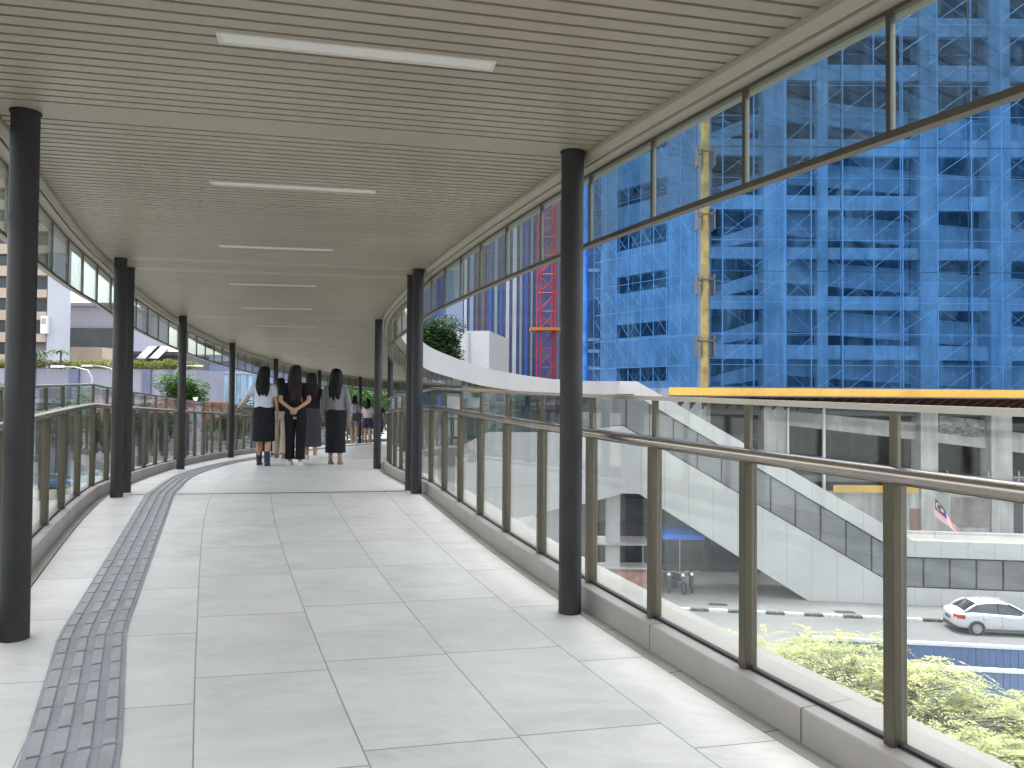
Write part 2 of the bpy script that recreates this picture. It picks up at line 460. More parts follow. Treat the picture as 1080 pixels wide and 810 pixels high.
# --- railings and clerestories
def railing(side,t0,t1,label):
    p=pt(side,(t0+t1)/2)
    rt=thing('glass_railing',label,'railing',(p.x,p.y,fz((t0+t1)/2)))
    D=.182
    step=1/6.
    tl=[]; k=0
    t=.03
    tl=[.03+step*i for i in range(-40,70)]
    tl=[t if t>=.03 else .03+(t-.03)*.885 for t in tl]
    tl=[t for t in tl if t0<=t<=t1]
    for i,t in enumerate(tl):
        g=tang(side,t); n=Vector((g.y,-g.x)) if side=='R' else Vector((-g.y,g.x))
        o=lat(side,t,0); z=fz(t)
        mb=MB(); mb.obox(o,g,-.019,.019,n,D-.030,D+.026,z+.1045,z+.868); mb.build('post',M['bronze'],rt,bevel=.003)
        mb=MB(); mb.obox(o,g,-.010,.010,n,D-.012,D+.012,z+.9,z+1.078); mb.build('mullion',M['bronze'],rt)
        if i+1<len(tl):
            t2=tl[i+1]; a,b=lat(side,t,D),lat(side,t2,D)
            u=(b-a); L=u.length; u.normalize(); m=Vector((u.y,-u.x)); za,zb=fz(t),fz(t2)
            def pane(x0,x1,za0,za1,name):
                th=.006
                P=lambda l,dd,h:(a.x+u.x*l+m.x*dd,a.y+u.y*l+m.y*dd,za+(zb-za)*l/L+h)
                mb=MB(); mb.hexa([P(x0,-th,za0),P(x1,-th,za0),P(x1,th,za0),P(x0,th,za0)],[P(x0,-th,za1),P(x1,-th,za1),P(x1,th,za1),P(x0,th,za1)])
                return mb.build(name,M['glass'],rt)
            pane(.024,L-.024,.112,.862,'lower_pane'); pane(.013,L-.013,.915,1.072,'upper_pane')
            mb=MB(); P=lambda l,dd,h:(a.x+u.x*l+m.x*dd,a.y+u.y*l+m.y*dd,za+(zb-za)*l/L+h)
            mb.hexa([P(.0,-.012,.104),P(L,-.012,.104),P(L,.012,.104),P(.0,.012,.104)],[P(0,-.012,.116),P(L,-.012,.116),P(L,.012,.116),P(0,.012,.116)])
            mb.build('gasket',M['gasket'],rt)
    n=int((t1-t0)/.05)+1; tt=[t0+(t1-t0)*i/n for i in range(n+1)]
    mb=MB(); mb.tube([(*lat(side,t,D-.028),fz(t)+.892) for t in tt],.025,14); mb.build('handrail',M['rail'],rt,'all')
    sweep('handrail_channel',M['bronze'],side,t0,t1,[(D-.035,.866),(D+.02,.866),(D+.02,.9),(D-.035,.9)],rt)
    sweep('top_rail',M['toprail'],side,t0,t1,[(D-.022,1.078),(D-.022,1.098),(D+.022,1.098),(D+.022,1.078)],rt)
    return rt
railing('R',-1.2,5.2,'right railing of clear glass panes between bronze posts, facing the blue building')
railing('L',-1.2,8.6,'left railing of clear glass panes between bronze posts, facing the apartment block')
def clerestory(side,t0,t1,label):
    p=pt(side,(t0+t1)/2)
    rt=thing('clerestory_window',label,'window',(p.x,p.y,fz((t0+t1)/2)+1.89))
    D=.168; step=1/6.
    tl=[.03+step*i for i in range(-40,70)]
    tl=[t if t>=.03 else .03+(t-.03)*.885 for t in tl]
    tl=[t for t in tl if t0<=t<=t1]
    for i,t in enumerate(tl):
        g=tang(side,t); n=Vector((g.y,-g.x)) if side=='R' else Vector((-g.y,g.x)); o=lat(side,t,0); z=fz(t)
        mb=MB(); mb.obox(o,g,-.008,.008,n,D-.011,D+.011,z+1.902,z+2.269); mb.build('mullion',M['mullion'],rt)
        if i+1<len(tl):
            t2=tl[i+1]; a,b=lat(side,t,D),lat(side,t2,D); u=b-a; L=u.length; u.normalize(); m=Vector((u.y,-u.x)); za,zb=fz(t),fz(t2)
            P=lambda l,dd,h:(a.x+u.x*l+m.x*dd,a.y+u.y*l+m.y*dd,za+(zb-za)*l/L+h); th=.006
            mb=MB(); mb.hexa([P(.012,-th,1.903),P(L-.012,-th,1.903),P(L-.012,th,1.903),P(.012,th,1.903)],[P(.012,-th,2.268),P(L-.012,-th,2.268),P(L-.012,th,2.268),P(.012,th,2.268)])
            mb.build('pane',M['glass_hi'],rt)
    sweep('bottom_rail',M['mullion'],side,t0,t1,[(D-.02,1.88),(D-.02,1.902),(D+.02,1.902),(D+.02,1.88)],rt)
    sweep('head_rail',M['mullion'],side,t0,t1,[(D-.012,2.256),(D-.012,2.2695),(D+.012,2.2695),(D+.012,2.256)],rt)
clerestory('R',-1.2,5.2,'right row of glass panes hung under the roof edge before the blue building')
clerestory('L',-1.2,8.6,'left row of glass panes hung under the roof edge before the apartments')

# --- ceiling lights
LC=[(-.55,2.66),(-1.335,4.54),(-2.1,6.63),(-2.8,8.72),(-3.33,10.58),(-3.79,12.58),(-4.15,14.33),(-4.38,16.27),(-4.45,18.3),(-4.4,20.4)]
LA=[12.3,10.5,8.8,8.,6.5,6.,5.5,5.,2.,-2.]
ordn=['nearest','second','third','fourth','fifth','sixth','seventh','eighth','ninth','tenth']
def tnear(x,y):
    p=Vector((x,y)); best=min(range(len(ts)),key=lambda i:(mid[i]-p).length); t=ts[best]
    for _ in range(12):      # station whose cross line passes through the point
        a,b=pt('L',t),pt('R',t); c=(b-a).normalized(); n=Vector((-c.y,c.x)); d=(p-a).dot(n)
        t=max(T0,min(10,t+d/4.2*.8))
    return t
l0=None
for i,((x,y),an) in enumerate(zip(LC,LA)):
    t=tnear(x,y); z=fz(t)+H
    lb=('%s white strip light recessed across the slatted ceiling, counted from the camera'%ordn[i])
    if l0 is None:
        l0=thing('ceiling_light',lb,'ceiling light',(x,y,z),'strip lights in the slatted ceiling')
        w,h=.475,.034; u=(1,0); n=(0,1)
        mb=MB()
        mb.box(x-w-.012,x+w+.012,y-h-.008,y-h,z-.006,z+.012); mb.box(x-w-.012,x+w+.012,y+h,y+h+.008,z-.006,z+.012)
        mb.box(x-w-.012,x-w,y-h,y+h,z-.006,z+.012); mb.box(x+w,x+w+.012,y-h,y+h,z-.006,z+.012)
        mb.build('trim',M['lamp_frame'],l0)
        mb=MB(); mb.box(x-w,x+w,y-h,y+h,z-.003,z+.010); mb.build('diffuser',M['white_diff'],l0)
        o=l0
    else:
        o=copy_tree(l0); o.location=(x,y,z+CZ); tag(o,lb)
    o.rotation_euler=(0,0,R_(an))

# --- tactile paving
def make_tactile():
    rt=thing('tactile_strip','grey tactile paving strip with raised bars along the left of the floor','tactile paving',(-2.5,5,-1.03))
    cen=[(-.75,.9),(-1.295,2.23),(-1.87,3.38),(-3.59,7.715),(-4.42,10.25),(-4.97,13.23),(-5.2,16.5),(-5.3,19.5),(-5.2,23),(-4.6,26.5)]
    P=[Vector(c) for c in cen]
    pts=[]
    for i in range(len(P)-1):
        p0=P[max(0,i-1)];p3=P[min(len(P)-1,i+2)]
        for k in range(20):
            u=k/20
            if i<3: pts.append(P[i].lerp(P[i+1],u))      # straight runs with a kink at the column line
            else: pts.append(cr(p0 if i>3 else 2*P[i]-P[i+1],P[i],P[i+1],p3,u))
    # resample by length
    L=[0]
    for a,b in zip(pts,pts[1:]): L.append(L[-1]+(b-a).length)
    def at(s):
        for i in range(len(L)-1):
            if L[i+1]>=s:
                u=(s-L[i])/(L[i+1]-L[i]); g=(pts[i+1]-pts[i]).normalized(); return pts[i].lerp(pts[i+1],u),g
        return pts[-1],(pts[-1]-pts[-2]).normalized()
    def zf(p): return fz(tnear(p.x,p.y))
    zc=[zf(p) for p in pts]
    def zs(s):
        for i in range(len(L)-1):
            if L[i+1]>=s:
                u=(s-L[i])/(L[i+1]-L[i]); return zc[i]+(zc[i+1]-zc[i])*u
        return zc[-1]
    # smooth z
    W=.135; tl=.19
    base=MB(); bars=MB(); s=0
    while s<L[-1]-tl:
        a,g=at(s+.001); b,g2=at(s+tl-.003); z0,z1=zs(s)+.006,zs(s+tl)+.006
        n=Vector((g.y,-g.x)); n2=Vector((g2.y,-g2.x))
        q=lambda p,nn,w,z:(p.x+nn.x*w,p.y+nn.y*w,z)
        base.hexa([q(a,n,-W,z0-.02),q(a,n,W,z0-.02),q(b,n2,W,z1-.02),q(b,n2,-W,z1-.02)],[q(a,n,-W,z0),q(a,n,W,z0),q(b,n2,W,z1),q(b,n2,-W,z1)])
        a2,_=at(s+.005); b2,_=at(s+tl-.014)
        for k in range(4):
            w=-W+.034+k*.0675; hw=.0195
            bars.hexa([q(a2,n,w-hw,z0),q(a2,n,w+hw,z0),q(b2,n2,w+hw,z1),q(b2,n2,w-hw,z1)],
                      [q(a2,n,w-hw+.004,z0+.0075),q(a2,n,w+hw-.004,z0+.0075),q(b2,n2,w+hw-.004,z1+.0075),q(b2,n2,w-hw+.004,z1+.0075)])
        s+=tl
    base.build('base_tiles',plain('grey_tactile_tile',(.265,.27,.293),.6,0,.14,4.,.4,bump=.2),rt)
    bars.build('raised_bars',plain('worn_tactile_bars',(.285,.288,.30),.5,0,.2,7.,.4,bump=.2),rt)
make_tactile()

# ================================================================== STREET LEVEL AND BUILDINGS
FPX=790.; PIT=R_(1.2); ROL=R_(.45)
def ray(x,y):
    u=(x-540)/FPX; v=(405-y)/FPX
    u2=u*math.cos(ROL)-v*math.sin(ROL); v2=u*math.sin(ROL)+v*math.cos(ROL)
    Y=math.cos(PIT)-v2*math.sin(PIT); Z=math.sin(PIT)+v2*math.cos(PIT)
    return u2/Y,Z/Y
def at(x,y,Y):
    """point at depth Y seen at photo position x,y (survey of the photo)"""
    a=ray(x,y); return Vector((a[0]*Y,Y,a[1]*Y))
G=-9.4
U=Vector((.99,-.137)).normalized(); N=Vector((U.y,-U.x))      # street direction, and the normal towards the bridge
if N.y>0: N=-N

def asphalt():
    t=NT('worn_asphalt'); p=t.coord('Object')
    big=t.ramp(t.noise(.22,6,.6,p),.3,.7); fine=t.noise(14,4,.7,p)
    tr=t.ramp(t.noise(1.,4,.6,t.coord('Object',(.05,.9,1))),.4,.7)
    c=t.mix(big,(.115,.116,.118),(.16,.16,.158)); c=t.mix(t.math('MULTIPLY',tr,.35),c,(.09,.09,.095))
    c=t.mix(t.math('MULTIPLY',fine,.35),c,(.2,.2,.195))
    return t.done(t.bsdf(c,.85,0,.3,t.bump(fine,.3,.02)))
M['asphalt']=asphalt()
M['paving']=concrete('paving_concrete',(.20,.198,.192),dirt=.25,scale=.5)
mb=MB()
n=24
for i in range(n):
    for k in range(n):
        x0=-420+900*i/n; x1=-420+900*(i+1)/n; y0=-250+900*k/n; y1=-250+900*(k+1)/n
        mb.quad((x0,y0,G-.05),(x1,y0,G-.05),(x1,y1,G-.05),(x0,y1,G-.05))
tag(mb.build('ground',plain('far_ground',(.16,.158,.15),.9,0,.2,.05)),kind='structure')
K0=Vector((6.95,33.9))
def KP(l,d,z): q=K0+U*l-N*d; return (q.x,q.y,z)
mb=MB(); mb.quad(KP(-220,-46,G),KP(180,-46,G),KP(180,0,G),KP(-220,0,G)); tag(mb.build('road',M['asphalt']),kind='structure')
mb=MB(); mb.obox(K0,U,-14,70,-N,.18,40,G-.04,G+.115); tag(mb.build('pavement',M['paving']),kind='structure')
def kerb_paint():
    t=NT('black_and_white_kerb_paint'); p=t.coord('Object')
    s=t.n('ShaderNodeSeparateXYZ'); t.l(p,s.inputs[0])
    f=t.math('GREATER_THAN',t.math('FRACT',t.math('MULTIPLY',s.outputs[0],.62)),.5)
    n=t.noise(7,5,.7,p)
    c=t.mix(f,(.05,.05,.05),(.62,.62,.60)); c=t.mix(t.ramp(n,.5,.72),c,(.24,.235,.22))
    return t.done(t.bsdf(c,.75))
mb=MB(); mb.obox(K0,U,-14,70,-N,0,.178,G-.04,G+.12); tag(mb.build('street_kerb',kerb_paint(),bevel=.02),kind='structure')
# white lane line by the kerb
mb=MB()
for l in range(-200,60,6): mb.quad(KP(l,-6.2,G+.004),KP(l+3,-6.2,G+.004),KP(l+3,-6.05,G+.004),KP(l,-6.05,G+.004))
tag(mb.build('lane_marking',plain('road_paint',(.6,.6,.58),.7,0,.2,3.)),kind='structure')
# gratings in the pavement
for (x,y,lb) in ((757,637.5,'dark rectangular drain grating in the pavement under the stairs'),(891,645.5,'dark rectangular drain grating in the pavement beside the silver car')):
    q=at(x,y,1.); Y=(G+.12)/q.z; p=at(x,y,Y)
    o=thing('drain_grating',lb,'drain cover',(p.x,p.y,G+.115))
    mb=MB(); mb.obox((p.x,p.y),U,-.42,.42,-N,-.2,.2,G+.112,G+.122); mb.build('frame',plain('grate_iron',(.05,.05,.05),.6,.5),o)
    mb=MB()
    for k in range(10): mb.obox((p.x,p.y),U,-.39+k*.08,-.355+k*.08,-N,-.17,.17,G+.1225,G+.128)
    mb.build('bars',plain('grate_bars',(.10,.10,.10),.5,.6),o)

# --- covered staircase that leaves the bridge
P0=Vector((14.1,35.2))
def SP(l,d,z): q=P0+U*l-N*d; return Vector((q.x,q.y,z))
stair=thing('covered_staircase','pale covered staircase descending from the bridge with a grey glazed strip','staircase',(14.1,36,G))
def clad_panels():
    t=NT('pale_cladding_panels'); p=t.coord('Object')
    s=t.n('ShaderNodeSeparateXYZ'); t.l(p,s.inputs[0])
    fr=t.math('FRACT',t.math('MULTIPLY',s.outputs[0],1/1.12))
    seam=t.math('LESS_THAN',fr,.022)
    n=t.ramp(t.noise(.7,5,.6,p),.3,.7)
    st=t.ramp(t.noise(1,5,.65,t.coord('Object',(3,3,.12))),.5,.8)
    c=t.mix(n,(.40,.398,.388),(.46,.458,.446)); c=t.mix(t.math('MULTIPLY',st,.22),c,(.36,.355,.34)); c=t.mix(t.math('MULTIPLY',seam,.6),c,(.2,.2,.2))
    return t.done(t.bsdf(c,.5,0,.4))
M['clad']=clad_panels()
top=[(-9.6,.94),(-8.12,.94),(4.42,-6.33),(13,-6.33)]
def off(poly,dz): return [(l,z-dz) for l,z in poly]
def band(name,mat,up,lo,d0,d1,parent=stair):
    mb=MB()
    for (a,b),(c,d) in zip(zip(up,up[1:]),zip(lo,lo[1:])):
        mb.hexa([SP(c[0],d0,c[1]),SP(d[0],d0,d[1]),SP(d[0],d1,d[1]),SP(c[0],d1,c[1])],[SP(a[0],d0,a[1]),SP(b[0],d0,b[1]),SP(b[0],d1,b[1]),SP(a[0],d1,a[1])])
    return mb.build(name,mat,parent)
l1=[(-9.6,.32),(-8.3,.32),(4.22,-7.08),(10.9,-7.08)]
l1u=[(-9.6,.94),(-8.12,.94),(4.42,-6.33),(10.9,-6.33)]
l2=[(-9.6,-1.25),(-8.75,-1.25),(3.8,-8.5),(10.9,-8.5)]
band('fascia',M['clad'],l1u,l1,0,.3)
band('back_fascia',M['clad'],top,off(top,.7),2.6,2.9)
roofm=plain('cream_roof_sheet',(.36,.335,.29),.6,0,.1,.8)
band('roof',roofm,off(top,.12),off(top,.3),.302,2.598)
# body below the strip
und=[(-9.6,-4.5),(-8.0,-4.5),(0,-9.33),(0.01,-9.33)]
mb=MB()
poly=[(-9.6,-1.25),(-8.75,-1.25),(3.8,-8.5),(10.9,-8.5),(10.9,G),(0,G),(-8.0,-4.5),(-9.6,-4.5)]
mb.prism([SP(l,.02,z) for l,z in poly],SP(0,.3,0)-SP(0,.02,0)); mb.build('side_wall',M['clad'],stair)
mb=MB(); mb.prism([SP(l,2.6,z) for l,z in poly],SP(0,.28,0)-SP(0,0,0)); mb.build('back_wall',M['clad'],stair)
mb=MB(); mb.prism([SP(l,.302,z) for l,z in [(-9.6,-2.2),(-8.7,-2.2),(3.6,-9.1),(10.9,-9.1),(10.9,G),(0.02,G),(-8.0,-4.48),(-9.6,-4.48)]],SP(0,2.296,0)-SP(0,0,0)); mb.build('flight',concrete('stair_concrete',(.35,.35,.34)),stair)
mb=MB(); mb.obox(P0,U,10.9,13,-N,0,2.9,G,-6.33); mb.build('end_wall',M['clad'],stair)
# glazed strip: panes each their own part, dark frame
def on(poly,l):
    for a,b in zip(poly,poly[1:]):
        if a[0]<=l<=b[0]: return a[1]+(b[1]-a[1])*(l-a[0])/(b[0]-a[0])
    return poly[-1][1]
def perf():
    t=NT('grey_louvre_glass'); p=t.coord('Object'); s=t.n('ShaderNodeSeparateXYZ'); t.l(p,s.inputs[0])
    f=t.math('FRACT',t.math('MULTIPLY',s.outputs[2],9.)); st=t.math('LESS_THAN',f,.35)
    n=t.ramp(t.noise(.6,4,.6,p),.3,.7)
    c=t.mix(n,(.15,.155,.16),(.22,.225,.23)); c=t.mix(t.math('MULTIPLY',st,.3),c,(.09,.095,.10))
    return t.done(t.bsdf(c,.18,0,.6))
M['louvre']=perf(); M['frame_dark']=plain('dark_frame',(.03,.032,.034),.5)
js=[-9.6,-8.62,-7.5]+[-7.5+1.13*k for k in range(1,17)]
js=[x for x in js if x<10.8]+[10.85]
for a,b in zip(js,js[1:]):
    mb=MB(); q=lambda l,d,z:SP(l,d,z)
    A0,A1,B0,B1=on(l2,a),on(l1,a),on(l2,b),on(l1,b); g=.03; m_=[]
    mb.hexa([q(a+g,.1,A0+.06),q(b-g,.1,B0+.06),q(b-g,.14,B0+.06),q(a+g,.14,A0+.06)],[q(a+g,.1,A1-.06),q(b-g,.1,B1-.06),q(b-g,.14,B1-.06),q(a+g,.14,A1-.06)])
    mb.build('glazed_panel',M['louvre'],stair)
mb=MB()
for l in js: mb.hexa([SP(l-.028,.07,on(l2,l)),SP(l+.028,.07,on(l2,l)),SP(l+.028,.16,on(l2,l)),SP(l-.028,.16,on(l2,l))],[SP(l-.028,.07,on(l1,l)),SP(l+.028,.07,on(l1,l)),SP(l+.028,.16,on(l1,l)),SP(l-.028,.16,on(l1,l))])
for P_,dz0,dz1 in ((l1,-.06,.0),(l2,0,.06)):
    for a,b in zip(P_,P_[1:]):
        mb.hexa([SP(a[0],.065,a[1]+dz0),SP(b[0],.065,b[1]+dz0),SP(b[0],.165,b[1]+dz0),SP(a[0],.165,a[1]+dz0)],[SP(a[0],.065,a[1]+dz1),SP(b[0],.065,b[1]+dz1),SP(b[0],.165,b[1]+dz1),SP(a[0],.165,a[1]+dz1)])
mb.build('glazing_frame',M['frame_dark'],stair)
mb=MB(); mb.obox(P0,U,-9.6,-8.9,-N,.4,1.2,G,-4.49); mb.build('pier',pm,stair)
# glazed strip along the far limb of the bridge (between fascia and cladding)
k=0
tt=[5.25+.235*i for i in range(20)]
for a,b in zip(tt,tt[1:]):
    p,q=lat('R',a,.44),lat('R',b,.44); za,zb=fz(a),fz(b)
    mb=MB(); u=(q-p).normalized(); m=Vector((u.y,-u.x))*.006; g=u*.02
    lo=lambda t:max(body_prof(t)[1][1],.1)+.01
    hi=lambda t:FB(t)-.01
    mb.hexa([(p.x+g.x-m.x,p.y+g.y-m.y,za+lo(a)),(q.x-g.x-m.x,q.y-g.y-m.y,zb+lo(b)),(q.x-g.x+m.x,q.y-g.y+m.y,zb+lo(b)),(p.x+g.x+m.x,p.y+g.y+m.y,za+lo(a))],
            [(p.x+g.x-m.x,p.y+g.y-m.y,za+hi(a)),(q.x-g.x-m.x,q.y-g.y-m.y,zb+hi(b)),(q.x-g.x+m.x,q.y-g.y+m.y,zb+hi(b)),(p.x+g.x+m.x,p.y+g.y+m.y,za+hi(a))])
    mb.build('side_glass',M['dark_tint'] if b<9.3 else M['louvre'],bridge)

# --- the building under construction
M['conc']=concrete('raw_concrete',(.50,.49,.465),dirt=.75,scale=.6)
M['conc_dark']=concrete('darkened_concrete',(.16,.16,.155),dirt=.4)  # darker copy of raw concrete: shade of open storeys in the colour, plus streaks
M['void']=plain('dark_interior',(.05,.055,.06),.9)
bld=thing('unfinished_building','tall unfinished concrete car park tower behind blue netting','building',(25,50,G))
YB=42.
def XB(x,Y=YB): return (x-540)/FPX*Y
def ZB(y,x=900,Y=YB): return at(x,y,Y).z
levels=[(-7.3,-5.0),(-4.1,-1.2),(.85,2.4),(3.2,5.2),(5.96,8.05),(8.7,10.85),(11.65,13.9),(14.85,18.2),(19.1,20.75),(21.8,23.6)]  # openings (bottom, top)
TOPZ=25.5
colx=[(740,746),(805,829),(970,988),(1044,1066),(1128,1150),(1215,1238),(1302,1325)]
for a,b in colx:
    mb=MB(); mb.box(XB(a),XB(b),YB-.12,YB+.9,-9.3 if a>800 else .2,TOPZ); mb.build('concrete_column',M['conc'],bld)
mb=MB(); mb.box(XB(862),XB(873),YB-.05,YB+.4,.2,TOPZ); mb.build('slim_column',M['conc'],bld)
zs_=[.2]+[z for lv in levels[2:] for z in lv]+[TOPZ]
for i in range(0,len(zs_),2):
    mb=MB(); mb.box(XB(743),XB(1325),YB+.003,YB+.35,zs_[i],zs_[i+1]); mb.build('spandrel',M['conc'],bld)
for lo,hi in levels:
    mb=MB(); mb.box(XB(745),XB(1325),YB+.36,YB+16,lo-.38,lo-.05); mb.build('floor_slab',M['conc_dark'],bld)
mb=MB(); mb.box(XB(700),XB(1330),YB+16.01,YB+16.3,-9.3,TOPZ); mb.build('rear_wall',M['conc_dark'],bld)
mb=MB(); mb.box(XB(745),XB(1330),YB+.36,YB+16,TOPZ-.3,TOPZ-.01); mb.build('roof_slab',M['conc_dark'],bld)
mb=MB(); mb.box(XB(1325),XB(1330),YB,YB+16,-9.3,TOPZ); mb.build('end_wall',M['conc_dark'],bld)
# sloping ramp parapets seen inside the openings
for lo,hi in levels[2:7]+levels[7:8]:
    h=hi-lo
    for (xa,xb,fa,fb) in ((832,1325,.44,-.35),):
        XA,XE=XB(xa),XB(xb); y0,y1=YB+1.1,YB+1.35
        za,zb=lo+h*fa,lo+h*fb-.3
        mb=MB(); mb.hexa([(XA,y0,za),(XE,y0,zb),(XE,y1,zb),(XA,y1,za)],[(XA,y0,za+1.35),(XE,y0,zb+1.35),(XE,y1,zb+1.35),(XA,y1,za+1.35)])
        mb.build('ramp_parapet',M['conc'],bld)
    mb=MB(); XA,XE=XB(746),XB(806); y0,y1=YB+.8,YB+1.05; za,zb=lo-.1,lo+h*.25
    mb.hexa([(XA,y0,za),(XE,y0,zb),(XE,y1,zb),(XA,y1,za)],[(XA,y0,za+.5),(XE,y0,zb+.95),(XE,y1,zb+.95),(XA,y1,za+.5)]); mb.build('ramp_parapet',M['conc'],bld)
# receding left face
A_=Vector((10.95,42.0)); B_=Vector((5.75,48.9)); W_=(B_-A_); LW=W_.length; W_.normalize(); WN=Vector((-W_.y,W_.x))
if WN.dot(Vector((-1,-1)))<0: WN=-WN
def lface(name,l0,l1,z0,z1,mat=None,d0=0,d1=.35,par=bld):
    mb=MB(); mb.obox(A_,W_,l0,l1,WN,-d1,-d0,z0,z1); return mb.build(name,mat or M['conc'],par)
lop=[(-4.6,-3.2),(-1.9,-.6),(1.2,2.05),(3.95,4.8),(6.75,7.85),(9.5,10.6),(12.3,13.4),(15.2,17.0),(19.1,20.7)]
z=-9.3
for lo,hi in lop+[(TOPZ,TOPZ)]:
    lface('spandrel',0.05,LW,z,lo); z=hi
    if lo<TOPZ:
        lface('concrete_column',0.05,2.9,lo,hi); lface('concrete_column',7.2,LW,lo,hi)
        lface('floor_slab',.05,LW,lo-.4,lo-.1,M['conc_dark'],.36,5)
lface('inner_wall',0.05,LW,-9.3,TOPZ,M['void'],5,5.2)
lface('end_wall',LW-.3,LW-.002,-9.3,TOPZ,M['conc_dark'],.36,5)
# lower storeys: sloping ramp beam, spandrel, yellow strip, wall panels
mb=MB(); xs=[XB(831),XB(972),XB(1066),XB(1325)]
zt=[ZB(434),ZB(446),ZB(454),ZB(478)]; zb=[ZB(449),ZB(464),ZB(475),ZB(500)]
for i in range(3):
    mb.hexa([(xs[i],YB+.4,zb[i]),(xs[i+1],YB+.4,zb[i+1]),(xs[i+1],YB+.9,zb[i+1]),(xs[i],YB+.9,zb[i])],[(xs[i],YB+.4,zt[i]),(xs[i+1],YB+.4,zt[i+1]),(xs[i+1],YB+.9,zt[i+1]),(xs[i],YB+.9,zt[i])])
mb.build('ramp_beam',M['conc'],bld)
mb=MB(); mb.box(XB(745),XB(1325),YB+.42,YB+.8,-.75,.19); mb.build('spandrel',M['conc_dark'],bld)
mb=MB(); mb.box(XB(745),XB(1325),YB+.02,YB+.4,-7.3,-5.0); mb.build('spandrel',M['conc'],bld)
mb=MB(); mb.box(XB(640),XB(1325),YB+.05,YB+.3,-9.3,-7.31); mb.build('ground_wall',plain('mauve_render',(.30,.26,.25),.8,0,.25,.7),bld)
mb=MB(); mb.box(XB(1003),XB(1042),YB-.02,YB+.06,-6.9,-5.25); mb.build('dusty_window',plain('dusty_window',(.20,.17,.165),.3,0,.35,1.2),bld)
mb=MB(); mb.box(XB(960),XB(971),YB-.02,YB+.06,-8.5,-5.9); mb.build('brick_panel',plain('brick_red',(.24,.12,.09),.85,0,.25,4.),bld)
mb=MB(); mb.box(XB(1069),XB(1078),YB-.02,YB+.06,-8.8,-5.3); mb.build('doorway',M['void'],bld)
def crumple():
    t=NT('crumpled_grey_mesh'); n=t.noise(3.,5,.65,t.coord('Object',(.8,1,2.6)),1.6)
    c=t.mix(t.ramp(n,.38,.62),(.12,.12,.12),(.46,.455,.44)); return t.done(t.bsdf(c,.8,0,.3,t.bump(n,1.,.2)))
mb=MB(); nx,nz=16,6; gp=[]
for k in range(nz+1):
    for i in range(nx+1):
        x=XB(993)+(XB(1042)-XB(993))*i/nx; z=ZB(437)-.14*i/nx*2.2+(ZB(455)-ZB(437))*k/nz
        mb.v.append((x,YB+.28+.08*noise.noise((x*3,z*4,0)),z))
for k in range(nz):
    for i in range(nx):
        a=k*(nx+1)+i; mb.f.append([a,a+1,a+nx+2,a+nx+1])
mb.build('crumpled_mesh',crumple(),bld,'all')

# yellow catch platform
yel=plain('yellow_board_paint',(.56,.33,.06),.55,0,.15,.9)
plat=thing('catch_platform','long yellow edged catch platform under the blue netting','platform',(30,40,.2))
mb=MB(); mb.box(8.3,XB(1330),39.55,39.63,.32,.72); mb.build('edge_board',yel,plat)
mb=MB(); mb.box(8.35,XB(1330),39.64,41.85,.24,.30); mb.build('deck',plain('rust_brown_planks',(.17,.12,.10),.8,0,.3,2.),plat)
mb=MB(); x=8.6
while x<XB(1330):
    mb.prism([(x,39.7,.235),(x,41.8,.235),(x,41.8,-.45)],(.07,0,0)); x+=.66
mb.build('brackets',plain('rust_red_steel',(.10,.05,.04),.7,.2,.3,4.),plat)
mb=MB(); mb.box(XB(873),XB(960),YB-.75,YB-.68,-4.95,-4.55); mb.build('lower_board',yel,plat)
mb=MB(); mb.box(XB(1066),XB(1325),YB-.75,YB-.68,-4.95,-4.5); mb.build('lower_board',yel,plat)
# guard rails on the open storey
gr=thing('guard_rail','thin tube guard rail on the open storey between bare columns','guard rail',(XB(1010),YB-.3,-4.95))
gm=plain('pale_scaffold_tube',(.42,.40,.34),.5,.4,.2,2.)
for x0,x1 in ((936,970),(992,1043),(1067,1110)):
    for zz in (-4.1,-4.6):
        mb=MB(); mb.tube([(XB(x0),YB-.16,zz),(XB(x1),YB-.16,zz)],.03,6); mb.build('rail',gm,gr)
    for x in (x0+4,x1-4):
        mb=MB(); mb.tube([(XB(x),YB-.2,-5.),(XB(x)+.04,YB-.2,-3.75)],.035,6); mb.build('standard',gm,gr)
# thin white props
for x,lb in ((829.5,'slim white pole clamped to the bare column left of the open bay'),(867,'slim white pole standing in the open dark bay')):
    o=thing('steel_prop',lb,'pole',(XB(x),YB-.25,-5))
    mb=MB(); mb.tube([(XB(x),YB-.25,-5),(XB(x),YB-.25,.22)],.06 if x<850 else .09,10); mb.build('tube',plain('white_steel',(.62,.62,.60),.45,0,.1),o,True)
    mb=MB(); mb.box(XB(x)-.16,XB(x)+.16,YB-.41,YB-.09,-5.01,-4.97); mb.build('foot_plate',gm,o)

